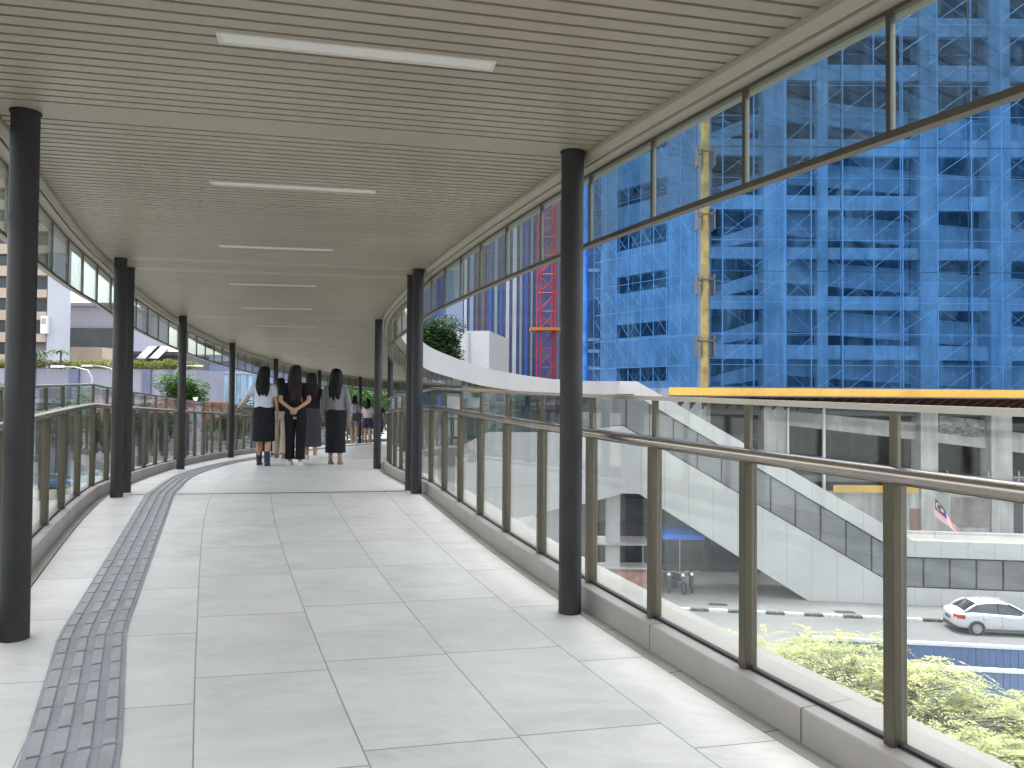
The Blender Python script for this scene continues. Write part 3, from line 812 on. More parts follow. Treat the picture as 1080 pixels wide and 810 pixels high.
# --- scaffolding
sc=thing('scaffolding','tube scaffolding with crossed braces standing behind the blue netting','scaffolding',(25,41,.3))
sm=plain('galvanised_tube',(.50,.51,.51),.4,.3,.15,2.); sd_=plain('dark_scaffold_tube',(.10,.09,.09),.5,.3)
px=[762,795,828,856,889,922,953,990,1026,1058,1091,1124,1157,1190,1223,1256,1289]
for i,x in enumerate(px):
    mb=MB(); mb.tube([(XB(x,41.),41.,.3),(XB(x,41.)+random.uniform(-.04,.04),41.,25)],.034,6); mb.build('standard',sm,sc)
    if i%2==0:
        mb=MB(); mb.tube([(XB(x,41.)+.12,41.5,.3),(XB(x,41.)+.12,41.5,25)],.03,6); mb.build('standard',sd_ if i%4==0 else sm,sc)
zl=[.3+1.72*k for k in range(15)]
br=MB(); ld=MB()
for i in range(len(px)-1):
    xa,xb=XB(px[i],41.),XB(px[i+1],41.)
    for k in range(len(zl)-1):
        if random.random()<.75: br.tube([(xa,40.96,zl[k]+.2),(xb,40.96,zl[k+1]-.2)],random.uniform(.008,.014),4,False)
        if random.random()<.6: br.tube([(xa,41.04,zl[k+1]-.2),(xb,41.04,zl[k]+.2)],.012,4,False)
br.build('cross_braces',sm,sc)
for k,z in enumerate(zl):
    mb=MB(); mb.tube([(XB(750,41),41.02,z),(XB(1289,41),41.02,z)],.03 if k in (4,8) else .016,5); mb.build('ledger',sd_ if k in (4,8,11) else sm,sc)
for k in range(9):
    l=.4+k*LW/8.4; q=A_+W_*l+WN*.6
    mb=MB(); mb.tube([(q.x,q.y,.3),(q.x,q.y,24.5)],.032,6); mb.build('standard',sm,sc)
br=MB()
for k in range(8):
    a=A_+W_*(.4+k*LW/8.4)+WN*.6; b=A_+W_*(.4+(k+1)*LW/8.4)+WN*.6
    for z in zl[:-1]:
        br.tube([(a.x,a.y,z+.2),(b.x,b.y,z+1.5)],.012,4,False); br.tube([(a.x,a.y,z+1.5),(b.x,b.y,z+.2)],.012,4,False)
        br.tube([(a.x,a.y,z),(b.x,b.y,z)],.018,4,False)
br.build('cross_braces',sm,sc)

# --- blue debris netting
def net_mat():
    t=NT('blue_debris_netting'); p=t.coord('Object'); s=t.n('ShaderNodeSeparateXYZ'); t.l(p,s.inputs[0])
    wr=t.noise(.55,6,.65,t.coord('Object',(1,1,.55)),.8); fold=t.noise(2.2,4,.6,t.coord('Object',(1,1,.12)),.3)
    fx=t.math('FRACT',t.math('MULTIPLY',s.outputs[0],1/1.78)); fzz=t.math('FRACT',t.math('MULTIPLY',s.outputs[2],1/2.9))
    seam=t.math('MAXIMUM',t.math('LESS_THAN',fx,.02),t.math('LESS_THAN',fzz,.02))
    d=t.n('ShaderNodeBsdfDiffuse'); tl=t.n('ShaderNodeBsdfTranslucent'); tr=t.n('ShaderNodeBsdfTransparent')
    cell=t.n('ShaderNodeTexWhiteNoise',noise_dimensions='2D'); cb=t.n('ShaderNodeCombineXYZ')
    t.l(t.math('FLOOR',t.math('MULTIPLY',s.outputs[0],1/1.78)),cb.inputs[0]); t.l(t.math('FLOOR',t.math('MULTIPLY',s.outputs[2],1/5.8)),cb.inputs[1]); t.l(cb.outputs[0],cell.inputs['Vector'])
    c=t.mix(t.ramp(wr,.32,.68),(.03,.17,.48),(.15,.36,.67))
    t.l(c,d.inputs[0]); t.l(c,tl.inputs[0])
    tr.inputs[0].default_value=(.36,.60,.89,1)
    b=t.bump(t.math('ADD',wr,t.math('MULTIPLY',fold,.6)),.6,.25); t.l(b,d.inputs['Normal'])
    m1=t.n('ShaderNodeMixShader'); m1.inputs[0].default_value=.35; t.l(d.outputs[0],m1.inputs[1]); t.l(tl.outputs[0],m1.inputs[2])
    cov=t.math('ADD',t.math('ADD',t.math('MULTIPLY',cell.outputs['Value'],.10),t.math('MULTIPLY',t.ramp(wr,.45,.72),.16)),t.math('ADD',t.math('MULTIPLY',t.ramp(fold,.5,.75),.16),t.math('ADD',.05,t.math('MULTIPLY',seam,.22))))
    m2=t.n('ShaderNodeMixShader'); t.l(cov,m2.inputs[0]); t.l(tr.outputs[0],m2.inputs[1]); t.l(m1.outputs[0],m2.inputs[2])
    return t.done(m2.outputs[0])
M['net']=net_mat()
net=thing('debris_netting','blue debris netting wrapped round the unfinished tower','netting',(25,40.5,.7))
def net_sheet(o,u,n,l0,l1,z0,z1,name='net_sheet'):
    mb=MB(); a=int((l1-l0)/.45); b=int((z1-z0)/.6)
    for k in range(b+1):
        for i in range(a+1):
            l=l0+(l1-l0)*i/a; z=z0+(z1-z0)*k/b
            d=.10*noise.noise((l*.9,z*.5,3.1))+.05*math.sin(l*2*PI/1.78)
            mb.v.append((o[0]+u[0]*l+n[0]*d,o[1]+u[1]*l+n[1]*d,z))
    for k in range(b):
        for i in range(a):
            q=k*(a+1)+i; mb.f.append([q,q+1,q+a+2,q+a+1])
    return mb.build(name,M['net'],net,'all')
net_sheet((0,40.55),(1,0),(0,-1),10.25,XB(1330),.74,25.6)
o2=A_+WN*1.15
net_sheet(o2,W_,WN,-.2,LW+.4,.74,25.6)
mb=MB(); q=o2+W_*(LW+.4)
mb.tube([(q.x,q.y,.6+k*1.2) for k in range(22)],[.34+.05*math.sin(k*1.7) for k in range(22)],10); mb.build('gathered_edge',plain('gathered_blue_net',(.05,.22,.66),.8,0,.4,1.5),net,'all')

# --- yellow rubbish chute
ch=thing('rubbish_chute','yellow segmented rubbish chute running down the corner of the netting','chute',(10.3,40.1,.74))
cm=plain('faded_yellow_plastic',(.27,.21,.07),.6,0,.4,1.6)
z=.76; k=0
while z<24:
    mb=MB(); mb.lathe((10.32,40.1,z),[(.20,0),(.21,.2),(.225,1.02),(.235,1.05),(.235,1.09),(.205,1.1)],16); mb.build('segment',cm,ch,True); z+=1.1
for z in (3.2,6.5,10.0,13.4):
    mb=MB(); mb.box(9.85,10.8,39.8,39.88,z,z+.05); mb.box(9.85,10.8,40.4,40.48,z,z+.05); mb.box(9.85,9.92,39.8,40.5,z-.8,z+.3); mb.box(10.73,10.8,39.8,40.5,z-.8,z+.3); mb.build('bracket',sd_,ch)

# --- tower with blue stripes, red hoist mast, white block
tw=thing('striped_tower','distant tower with dark blue and white vertical stripes behind the hoist','tower',(0,80,G))
def tower_glass():
    t=NT('dark_blue_curtain_wall'); p=t.coord('Object'); s=t.n('ShaderNodeSeparateXYZ'); t.l(p,s.inputs[0])
    f=t.math('LESS_THAN',t.math('FRACT',t.math('MULTIPLY',s.outputs[2],1/3.4)),.22); n=t.ramp(t.noise(.35,4,.6,p),.35,.65)
    c=t.mix(n,(.02,.05,.16),(.05,.10,.27)); c=t.mix(t.math('MULTIPLY',f,.6),c,(.12,.11,.15)); return t.done(t.bsdf(c,.25,0,.6))
M['tglass']=tower_glass()
Yt=75.
mb=MB(); mb.box(at(468,0,Yt).x,at(640,0,Yt).x,Yt,Yt+20,G,48); mb.build('glass_body',M['tglass'],tw)
fin={'w':plain('white_fin',(.36,.40,.48),.4,0,.15,.3),'b':plain('blue_fin',(.02,.08,.34),.4,0,.2,.3),'p':plain('pale_blue_fin',(.17,.23,.34),.35,0,.15,.3),'k':plain('brown_fin',(.10,.08,.10),.5,0,.2,.3)}
for x0,x1,c in ((470,488,'p'),(489,492,'w'),(495,499,'p'),(502,504,'k'),(507,511,'k'),(515,518,'b'),(521,524,'p'),(527,529,'b'),(533,536.5,'w'),(540,544,'w'),(547.5,550,'p'),(553,556,'b'),(559,561,'p'),(592,596,'b'),(600,604,'p'),(608,611,'w')):
    mb=MB(); mb.box(at(x0,400,Yt).x,at(x1,400,Yt).x,Yt-.55,Yt+.002,G,47.6); mb.build('fin',fin[c],tw)
hm=thing('hoist_mast','red lattice hoist mast standing before the striped tower','hoist mast',(2.6,60,G))
red=plain('red_hoist_paint',(.30,.018,.035),.6,0,.3,1.)
Yh=60.; X0,X1=at(566.5,390,Yh).x,at(586,390,Yh).x
for x in (X0,X0+.28,X1-.28,X1):
    for y in (Yh,Yh+1.3):
        mb=MB(); mb.tube([(x,y,G),(x,y,30)],.05,6); mb.build('mast_leg',red,hm)
mb=MB(); mb2=MB(); z=G; kk=0
while z<30:
    mb.tube([(X0,Yh,z),(X1,Yh,z)],.06,5,False)
    if kk%2: mb.tube([(X0,Yh,z),(X1,Yh,z+1.5)],.055,5,False)
    else: mb.tube([(X1,Yh,z),(X0,Yh,z+1.5)],.055,5,False)
    mb2.tube([(X0,Yh+1.3,z),(X1,Yh+1.3,z+1.5)],.04,5,False); z+=1.5; kk+=1
mb.build('lattice',red,hm); mb2.build('rear_lattice',red,hm)
mb=MB(); zz=at(575,347,Yh).z; mb.box(X0-.6,X1+.5,Yh-.3,Yh+1.5,zz-.12,zz+.12); mb.build('landing',plain('orange_landing',(.45,.16,.03),.6),hm)
# dark block between mast and netting
db=thing('dark_building','dark bluish building filling the gap left of the blue netting','building',(5,68,G))
mb=MB(); mb.box(at(592,0,66).x,at(660,0,66).x,66,76,G,40); mb.build('wall',plain('dark_blue_render',(.045,.06,.11),.6,0,.3,.3),db)
for y in (287,360,372,390):
    mb=MB(); a=at(610,y,66); mb.box(a.x,at(632,y,66).x,65.75,65.99,a.z,a.z+.28); mb.build('ledge',plain('pale_ledge',(.4,.42,.46),.6),db)
wb=thing('white_block','plain white windowless block rising behind the curved white fascia','building',(-2.5,52,G))
zt_=at(490,349.5,50).z
fp=[at(472.5,349,50.5),at(516,349,50),at(537,349,57),at(494,349,57.5)]
mb=MB(); mb.prism([(p.x,p.y,G) for p in fp],(0,0,zt_-G)); mb.build('wall',plain('white_wall_paint',(.45,.455,.465),.6,0,.06,.3),wb)
mb=MB(); mb.prism([(p.x*1.0,p.y,zt_+.001) for p in fp],(0,0,.06)); mb.build('coping',plain('coping_grey',(.4,.4,.4),.7),wb)
p=at(494,349,50.22); mb=MB(); mb.box(p.x-.03,p.x+.03,50.1,50.3,G,zt_); mb.build('joint_strip',plain('joint_grey',(.42,.43,.45),.7),wb)
bb=thing('navy_building','far navy blue building showing beside the white block','building',(-10,110,G))
mb=MB(); mb.box(at(436,0,110).x,at(474,0,110).x,110,125,G,at(455,200,110).z); mb.build('wall',plain('navy_wall',(.03,.06,.2),.5,0,.2,.2),bb)
mb=MB(); mb.box(at(436,0,110).x,at(474,0,110).x,109.7,109.99,20,21); mb.build('ledge',plain('navy_ledge',(.2,.22,.3),.5),bb)

# shop front and things under the staircase
sh=thing('shop_front','dim grey shop front in the shade under the staircase','shop',(8,41,G))
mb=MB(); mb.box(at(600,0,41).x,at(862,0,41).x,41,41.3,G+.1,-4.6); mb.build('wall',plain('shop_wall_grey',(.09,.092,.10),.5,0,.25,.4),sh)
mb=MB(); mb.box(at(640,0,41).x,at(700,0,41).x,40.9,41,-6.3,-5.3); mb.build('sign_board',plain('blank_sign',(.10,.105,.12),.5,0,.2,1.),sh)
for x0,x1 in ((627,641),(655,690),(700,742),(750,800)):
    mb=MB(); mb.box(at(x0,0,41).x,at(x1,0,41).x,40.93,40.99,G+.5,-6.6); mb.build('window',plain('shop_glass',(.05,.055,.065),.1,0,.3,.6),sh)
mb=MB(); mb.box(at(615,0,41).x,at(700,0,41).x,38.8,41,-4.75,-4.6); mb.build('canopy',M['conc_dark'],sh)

def umbrella(x,y,Y,label):
    p=at(x,y,Y); o=thing('market_umbrella',label,'umbrella',(p.x,p.y,G+.1))
    mb=MB(); seg=4; r=1.45; zt=p.z+.02
    ring=[]
    for rr,dz in ((.05,.30),(.7,.2),(r,0),(r-.01,-.22)): ring.append([(p.x+rr*math.cos(2*PI*k/seg+.75),p.y+rr*math.sin(2*PI*k/seg+.75),zt+dz) for k in range(seg)])
    mb.loft(ring,False); mb.build('canopy',plain('blue_canvas',(.03,.16,.6),.7,0,.15,2.),o)
    mb=MB(); mb.tube([(p.x,p.y,G+.1),(p.x,p.y,zt+.3)],.025,8); mb.build('pole',plain('umbrella_pole',(.5,.5,.5),.4,.5),o)
    mb=MB(); mb.lathe((p.x,p.y,G+.1),[(.28,0),(.28,.08),(.06,.12)],14); mb.build('base',M['conc_dark'],o)
umbrella(717,561,37.6,'square blue canvas umbrella in the shade under the staircase')
def stall(x,Y,label):
    p=at(x,580,Y); o=thing('market_stall',label,'stall',(p.x,p.y,G+.115))
    pk=plain('pinkish_brick_boards',(.42,.24,.20),.8,0,.3,2.5)
    mb=MB(); mb.box(p.x-1.2,p.x+1.2,Y-.5,Y+.5,G+.115,G+1.2); mb.build('counter',pk,o,bevel=.02)
    mb=MB(); mb.box(p.x-1.35,p.x+1.35,Y-.65,Y+.6,G+1.2,G+1.27); mb.build('counter_top',plain('counter_top',(.4,.38,.36),.5),o)
    for sx in (-1.15,1.15):
        mb=MB(); mb.tube([(p.x+sx,Y+.4,G+1.27),(p.x+sx,Y+.4,G+2.5)],.03,8); mb.build('post',gm,o)
    mb=MB(); mb.hexa([(p.x-1.3,Y-.6,G+2.35),(p.x+1.3,Y-.6,G+2.35),(p.x+1.3,Y+.6,G+2.55),(p.x-1.3,Y+.6,G+2.55)],[(p.x-1.3,Y-.6,G+2.39),(p.x+1.3,Y-.6,G+2.39),(p.x+1.3,Y+.6,G+2.59),(p.x-1.3,Y+.6,G+2.59)]); mb.build('awning',plain('stall_awning',(.34,.30,.30),.7,0,.2,2.),o)
stall(655,37.2,'pinkish street stall with counter and awning below the bridge end')

def motorbike(x,Y,ang,label,paint):
    p=at(x,600,Y); z=G+.115; o=thing('motorcycle',label,'motorcycle',(p.x,p.y,z),'motorcycles parked under the staircase',0)
    f=Vector((math.cos(ang),math.sin(ang),0)); r=Vector((-f.y,f.x,0)); b=Vector((p.x,p.y,z))
    Q=lambda a,s,h:b+f*a+r*s+Vector((0,0,h))
    for a in (-.62,.62):
        mb=MB(); rings=[]
        mb.tube([Q(a,0,.29)+f*.25*math.cos(2*PI*k/18)+Vector((0,0,.25*math.sin(2*PI*k/18))) for k in range(19)],.05,8,False)
        w=mb.build('wheel',plain('tyre_black',(.02,.02,.02),.8),o,'all')
        mb=MB()
        for k in range(6): mb.tube([Q(a,0,.29),Q(a,0,.29)+f*.23*math.cos(PI*k/3)+Vector((0,0,.23*math.sin(PI*k/3)))],.014,5)
        mb.build('spokes',M['conc_dark'],w)
    mb=MB(); mb.loft([[Q(a,s*w,h+dh) for s,dh in ((-1,0),(1,0),(1,.14),(-1,.14))] for a,w,h in ((-.75,.08,.62),(-.35,.11,.58),(.1,.10,.5),(.3,.07,.55))]); mb.build('body',paint,o,bevel=.03)
    mb=MB(); mb.loft([[Q(a,s*w,h+dh) for s,dh in ((-1,0),(1,0),(1,.09),(-1,.09))] for a,w,h in ((-.72,.09,.765),(-.3,.13,.725),(.02,.09,.7))]); mb.build('saddle',plain('black_vinyl',(.02,.02,.02),.5),o,bevel=.02)
    mb=MB(); mb.tube([Q(.62,.06,.29),Q(.42,.06,.95)],.025,8); mb.tube([Q(.62,-.06,.29),Q(.42,-.06,.95)],.025,8); mb.build('fork',M['void'],o)
    mb=MB(); mb.tube([Q(.33,-.34,1.02),Q(.42,-.12,.98),Q(.42,.12,.98),Q(.33,.34,1.02)],.018,8); mb.build('handlebar',gm,o)
    mb=MB(); mb.ball(Q(.5,0,.88),.085); mb.build('headlight',plain('lamp_glass',(.8,.82,.85),.1),o,'all')
motorbike(704,37.0,R_(-95),'dark motorcycle parked under the stairs, left of the blue umbrella pole',plain('dark_paint',(.03,.03,.035),.3))
motorbike(716,36.8,R_(-80),'navy motorcycle parked under the blue umbrella',plain('navy_paint',(.02,.04,.12),.3))
motorbike(729,37.0,R_(-100),'maroon motorcycle parked under the stairs, right of the blue umbrella pole',plain('maroon_paint',(.12,.02,.02),.3))

# --- flag by the landing
fl=thing('flag','red and white striped flag with blue canton hanging from a short pole','flag',(18.6,34.0-.6,-6.3))
pb=at(986,570,36.0); ptp=at(985.5,523,36.0)
mb=MB(); mb.tube([(pb.x,36.,-6.5),(ptp.x,36.,ptp.z+.05)],.02,8); mb.build('pole',gm,fl)
def flag_mat():
    t=NT('striped_flag_cloth'); uv=t.n('ShaderNodeUVMap'); uv.uv_map='UVMap'; s=t.n('ShaderNodeSeparateXYZ'); t.l(uv.outputs[0],s.inputs[0])
    u,v=s.outputs[0],s.outputs[1]
    st=t.math('LESS_THAN',t.math('FRACT',t.math('MULTIPLY',t.math('SUBTRACT',1.,v),7.)),.5)
    c=t.mix(st,(.75,.74,.74),(.55,.02,.05))
    can=t.math('MULTIPLY',t.math('LESS_THAN',u,.5),t.math('GREATER_THAN',v,.43))
    c=t.mix(can,c,(.015,.03,.20))
    def disc(cx,cy,r):
        a=t.math('MULTIPLY',t.math('SUBTRACT',u,cx),2.); b=t.math('SUBTRACT',v,cy)
        d=t.math('SQRT',t.math('ADD',t.math('MULTIPLY',a,a),t.math('MULTIPLY',b,b))); return t.math('LESS_THAN',d,r)
    cres=t.math('SUBTRACT',disc(.19,.715,.2),disc(.215,.715,.165),clamp=True)
    # many pointed star
    a=t.math('MULTIPLY',t.math('SUBTRACT',u,.315),2.); b=t.math('SUBTRACT',v,.715)
    d=t.math('SQRT',t.math('ADD',t.math('MULTIPLY',a,a),t.math('MULTIPLY',b,b))); an=t.math('ARCTAN2',b,a)
    rr=t.math('ADD',.10,t.math('MULTIPLY',t.math('COSINE',t.math('MULTIPLY',an,14.)),.035)); star=t.math('LESS_THAN',d,rr)
    c=t.mix(t.math('MAXIMUM',cres,star),c,(.7,.5,.03))
    return t.done(t.bsdf(c,.8,0,.2))
mb=MB(); nu,nv=18,9; uvs=[]
c0=at(985.5,524,36.); L_=1.75; W2=.85
for i in range(nu+1):
    for k in range(nv+1):
        u,v=i/nu,k/nv
        # hoist edge along the pole, fly drooping down to the right
        x=c0.x+u*L_*.58+.10*(1-v)*u; z=c0.z-(1-v)*W2*(1-.55*u)-u*L_*.80
        y=36.0-.03+.09*math.sin(u*8+v*2)
        mb.v.append((x,y,z)); uvs.append((u,v))
for i in range(nu):
    for k in range(nv):
        q=i*(nv+1)+k; mb.f.append([q,q+1,q+nv+2,q+nv+1])
o=mb.build('cloth',flag_mat(),fl,'all'); ul=o.data.uv_layers.new(name='UVMap')
for li,lp in enumerate(o.data.loops): ul.data[li].uv=uvs[lp.vertex_index]

# --- blue hoardings beside the road
hb=plain('blue_hoarding_sheet',(.11,.17,.31),.45,0,.16,.5,.5,(1,1,.3)); hw=plain('white_hoarding_cap',(.66,.68,.72),.5,0,.08,2.)
def hoarding(x,y,h,label):
    q=at(x,y,1.); Y=(G+h)/q.z; o_=Vector((q.x*Y,Y)); o=thing('hoarding',label,'hoarding',(o_.x,o_.y,G),'blue hoardings along the road')
    mb=MB()
    for k in range(-3,9):
        mb.obox(o_,U,k*1.2+.01,k*1.2+1.19,-N,0,.04,G+.05,G+h-.06)
        for r in range(1,6): mb.obox(o_,U,k*1.2+r*.2-.02,k*1.2+r*.2+.02,-N,-.018,.0,G+.06,G+h-.07)
    mb.build('panels',hb,o)
    mb=MB(); mb.obox(o_,U,-3.6,10.8,-N,-.05,.09,G+h-.06,G+h+.03); mb.build('capping',hw,o)
    for k in range(-3,10):
        mb=MB(); mb.obox(o_,U,k*1.2-.03,k*1.2+.03,-N,.045,.12,G,G+h-.07); mb.build('post',gm,o)
hoarding(985,678.5,2.0,'farther blue hoarding with white capping, next to the roadway')
hoarding(1010,704.5,1.9,'nearer blue hoarding with white capping, against the tree foliage')
tarp=thing('blue_tarpaulin','low blue tarpaulin edge behind the stair landing','tarpaulin',(20,38.5,-6.5))
mb=MB(); mb.hexa([at(958,572,38.5),at(1000,573,38.5),at(1000,573,38.6),at(958,572,38.6)],[at(958,563,38.5),at(1000,567,38.5),at(1000,567,38.6),at(958,563,38.6)]); mb.build('sheet',plain('blue_tarp',(.03,.17,.6),.5,0,.2,2.),tarp)
mb=MB(); mb.hexa([at(992,574,38.4),at(1052,575,38.4),at(1052,575,38.6),at(992,574,38.6)],[at(992,567,38.4),at(1052,569,38.4),at(1052,569,38.6),at(992,567,38.6)]); mb.build('beam',M['void'],tarp)
for x in (966,996): 
    mb=MB(); a=at(x,566,38.6); mb.tube([(a.x,38.65,a.z),(a.x,38.65,G)],.04,6); mb.build('post',gm,tarp)

# ================================================================== LEFT SIDE OF THE STREET
def wallmat(name,col,var=.15,rough=.75): return plain(name,col,rough,0,var,.25,.4)
M['beige']=concrete('beige_render',(.42,.34,.26),dirt=.25,scale=.15); M['lav']=concrete('lavender_grey_render',(.27,.275,.33),dirt=.2,scale=.12)
M['win']=plain('dark_window_glass',(.02,.025,.035),.12,0,.4,.3)
M['whitewall']=concrete('white_render',(.40,.415,.45),dirt=.15,scale=.1)
ap=thing('apartment_block','weathered beige apartment block with balconies at the left edge','building',(-66,97,G))
Ya=95.; xa,xm,xb=at(-130,300,Ya).x,at(36,300,Ya).x,at(58.5,300,Ya).x
mb=MB(); mb.box(xa,xb,Ya,Ya+3,G,44); mb.build('wall',concrete('grey_beige_render',(.30,.29,.30),dirt=.3,scale=.15),ap)
z0=at(50,338,Ya).z
for k in range(-6,14):
    z=z0+2.78*k
    mb=MB(); mb.box(xa,xm-.6,Ya-1.3,Ya-.003,z-.1,z+1.15); mb.build('balcony_parapet',M['beige'],ap)
    mb=MB(); mb.box(xa,xm-.6,Ya-.6,Ya-.1,z+1.2,z+2.6); mb.build('window_band',M['win'],ap)
    for x in (xm-6,xm-11,xm-16):
        mb=MB(); mb.box(x-.25,x+.25,Ya-1.0,Ya-.05,z+1.15,z+2.68); mb.build('pier',M['beige'],ap)
    if k>-2:
        mb=MB(); mb.box(xm,xb-.15,Ya-1.5,Ya-.003,z-.05,z+.95); mb.build('balcony_parapet',M['beige'],ap)
        mb=MB(); mb.box(xm+.3,xb-.9,Ya-.12,Ya-.05,z+1.0,z+2.5); mb.build('balcony_door',M['win'],ap)
mb=MB(); mb.box(xb+.01,at(73,300,Ya).x,Ya-1.6,Ya+.4,G,44); mb.build('end_wall',M['whitewall'],ap)
ac=thing('air_conditioner','white air conditioner cabinet fixed below the lowest balcony of the apartment block','air conditioner',(at(47,341,93).x,93.2,at(47,352,93).z))
q=at(47,341,93.2); mb=MB(); mb.box(q.x-.35,q.x+.5,92.9,93.45,q.z-1.3,q.z+.9); mb.build('cabinet',plain('ac_white',(.68,.70,.72),.5),ac,bevel=.04)
mb=MB(); mb.lathe((0,0,0),[(.001,0),(.3,0.001)],16)
mb=MB(); mb.box(q.x-.22,q.x+.37,92.86,92.898,q.z-.1,q.z+.6); mb.build('grille',plain('ac_grille',(.3,.31,.33),.6),ac)
gb=thing('grey_building','low lavender grey building with a dark window band behind the planter','building',(-62,112,G))
Yg=112.; mb=MB(); mb.box(at(60,0,Yg).x,at(136,0,Yg).x,Yg,Yg+15,G,at(90,323,Yg).z); mb.build('wall',concrete('grey_panel',(.30,.305,.35),dirt=.15,scale=.08),gb)
a=at(73,346,Yg); b=at(136,366,Yg); mb=MB(); mb.box(a.x,b.x,Yg-.3,Yg-.003,b.z,a.z); mb.build('window_band',plain('greenish_window_band',(.055,.065,.07),.2,0,.3,.2),gb)
mb=MB(); mb.box(at(72,0,Yg).x,at(137,0,Yg).x,Yg-.4,Yg+15,at(90,323,Yg).z+.001,at(90,323,Yg).z+.5); mb.build('parapet',M['lav'],gb)
mb=MB(); c0=at(76,366,Yg-6); c1=at(108,376,Yg-6); mb.box(c0.x,c1.x,Yg-6,Yg-1,c1.z-1.5,c0.z); mb.build('plant_room',M['beige'],gb)
# podium with planter
pod=thing('planter_podium','long lavender grey podium wall topped by yellow green planting','building',(-50,86,G))
Yp=85.; zp=at(100,389,Yp).z
mb=MB(); mb.box(at(-140,0,Yp).x,at(214,0,Yp).x,Yp,Yp+8,G,zp); mb.build('wall',M['lav'],pod)
db_=plain('slate_blue_panel',(.10,.115,.19),.5,0,.15,.3)
for x0,x1 in ((-60,-20),(36,46),(82,92),(158,167),(186,194)):
    mb=MB(); mb.box(at(x0,0,Yp).x,at(x1,0,Yp).x,Yp-.25,Yp-.003,zp-3.4,zp-.05); mb.build('panel',db_,pod)
mb=MB(); mb.box(at(-140,0,Yp).x,at(214,0,Yp).x,Yp-.5,Yp-.003,zp-3.9,zp-3.45); mb.build('ledge',M['whitewall'],pod)
for k in range(16):
    x0=at(-120+k*21,0,Yp).x; mb=MB(); mb.box(x0,x0+1.3,Yp-.2,Yp-.003,G+.4,zp-4.6); mb.build('shop_window',M['win'],pod)

def leaf_mat(name,c1,c2,transl=.35):
    t=NT(name); rnd=t.n('ShaderNodeNewGeometry').outputs['Random Per Island']
    n=t.ramp(t.noise(.9,4,.6,t.coord('Object')),.35,.65)
    c=t.mix(rnd,c1,c2); c=t.mix(t.math('MULTIPLY',n,.4),c,[x*.62 for x in c1])
    d=t.n('ShaderNodeBsdfPrincipled'); t.l(c,d.inputs['Base Color']); d.inputs['Roughness'].default_value=.5; d.inputs['Specular IOR Level'].default_value=.3
    tl=t.n('ShaderNodeBsdfTranslucent'); t.l(c,tl.inputs[0])
    m=t.n('ShaderNodeMixShader'); m.inputs[0].default_value=transl; t.l(d.outputs[0],m.inputs[1]); t.l(tl.outputs[0],m.inputs[2]); return t.done(m.outputs[0])
M['bark']=concrete('bark',(.13,.10,.075),dirt=.4,scale=3.)
M['leaf_y']=leaf_mat('yellow_green_leaves',(.30,.335,.13),(.47,.475,.255),.5)
M['leaf_g']=leaf_mat('mid_green_leaves',(.035,.10,.02),(.075,.16,.035))
M['leaf_d']=leaf_mat('dark_green_leaves',(.018,.05,.014),(.04,.085,.025))
M['leaf_p']=leaf_mat('planter_leaves',(.09,.15,.02),(.24,.24,.03))
def leaves(mb,c,r,n,size,rng,flat=0.,shell=.35):
    for _ in range(n):
        while True:
            d=Vector((rng.uniform(-1,1),rng.uniform(-1,1),rng.uniform(-1,1)))
            if shell<d.length<1: break
        p=Vector(c)+Vector((d.x*r[0],d.y*r[1],d.z*r[2]))
        a=rng.uniform(0,2*PI); u=Vector((math.cos(a),math.sin(a),rng.uniform(-.5,.5)*(1-flat))).normalized()
        w=Vector((-u.y,u.x,rng.uniform(-.8,.8)*(1-flat)+rng.uniform(-.25,.25))).normalized()
        L=size*rng.uniform(.6,1.35); q=len(mb.v)
        nrm=u.cross(w)*L*.12
        mb.v+=[tuple(p-u*L*.5),tuple(p+w*L*.2+nrm),tuple(p+u*L*.5),tuple(p-w*L*.2+nrm)]; mb.f.append([q,q+1,q+2,q+3])
def sprays(mb,c,r,n,size,rng):
    """pinnate sprays: leaflets in two rows along thin twigs that fan out of a clump"""
    c=Vector(c); done=0
    while done<n:
        a=rng.uniform(0,2*PI); el=rng.uniform(-.25,.35); L=rng.uniform(.45,1.25)*r[0]
        d=Vector((math.cos(a)*math.cos(el),math.sin(a)*math.cos(el),math.sin(el))); sd=Vector((-math.sin(a),math.cos(a),rng.uniform(-.3,.3))).normalized()
        st=c+Vector((rng.uniform(-.6,.6)*r[0],rng.uniform(-.6,.6)*r[1],rng.uniform(-.8,.8)*r[2])); k=int(L/(size*.55))
        for i in range(k):
            u=i/k; p=st+d*L*u+Vector((0,0,-.35*L*u*u))
            for s_ in (-1,1):
                if rng.random()<.12: continue
                w=(sd*s_+d*.7+Vector((0,0,rng.uniform(-.35,.25)))).normalized(); ln=size*rng.uniform(.7,1.3)*(1-.4*u); x=w.cross(Vector((0,0,1))).normalized()*ln*.24
                q=len(mb.v); tilt=Vector((0,0,rng.uniform(-.1,.1)*ln))
                mb.v+=[tuple(p),tuple(p+w*ln*.5+x+tilt),tuple(p+w*ln),tuple(p+w*ln*.5-x-tilt)]; mb.f.append([q,q+1,q+2,q+3]); done+=1
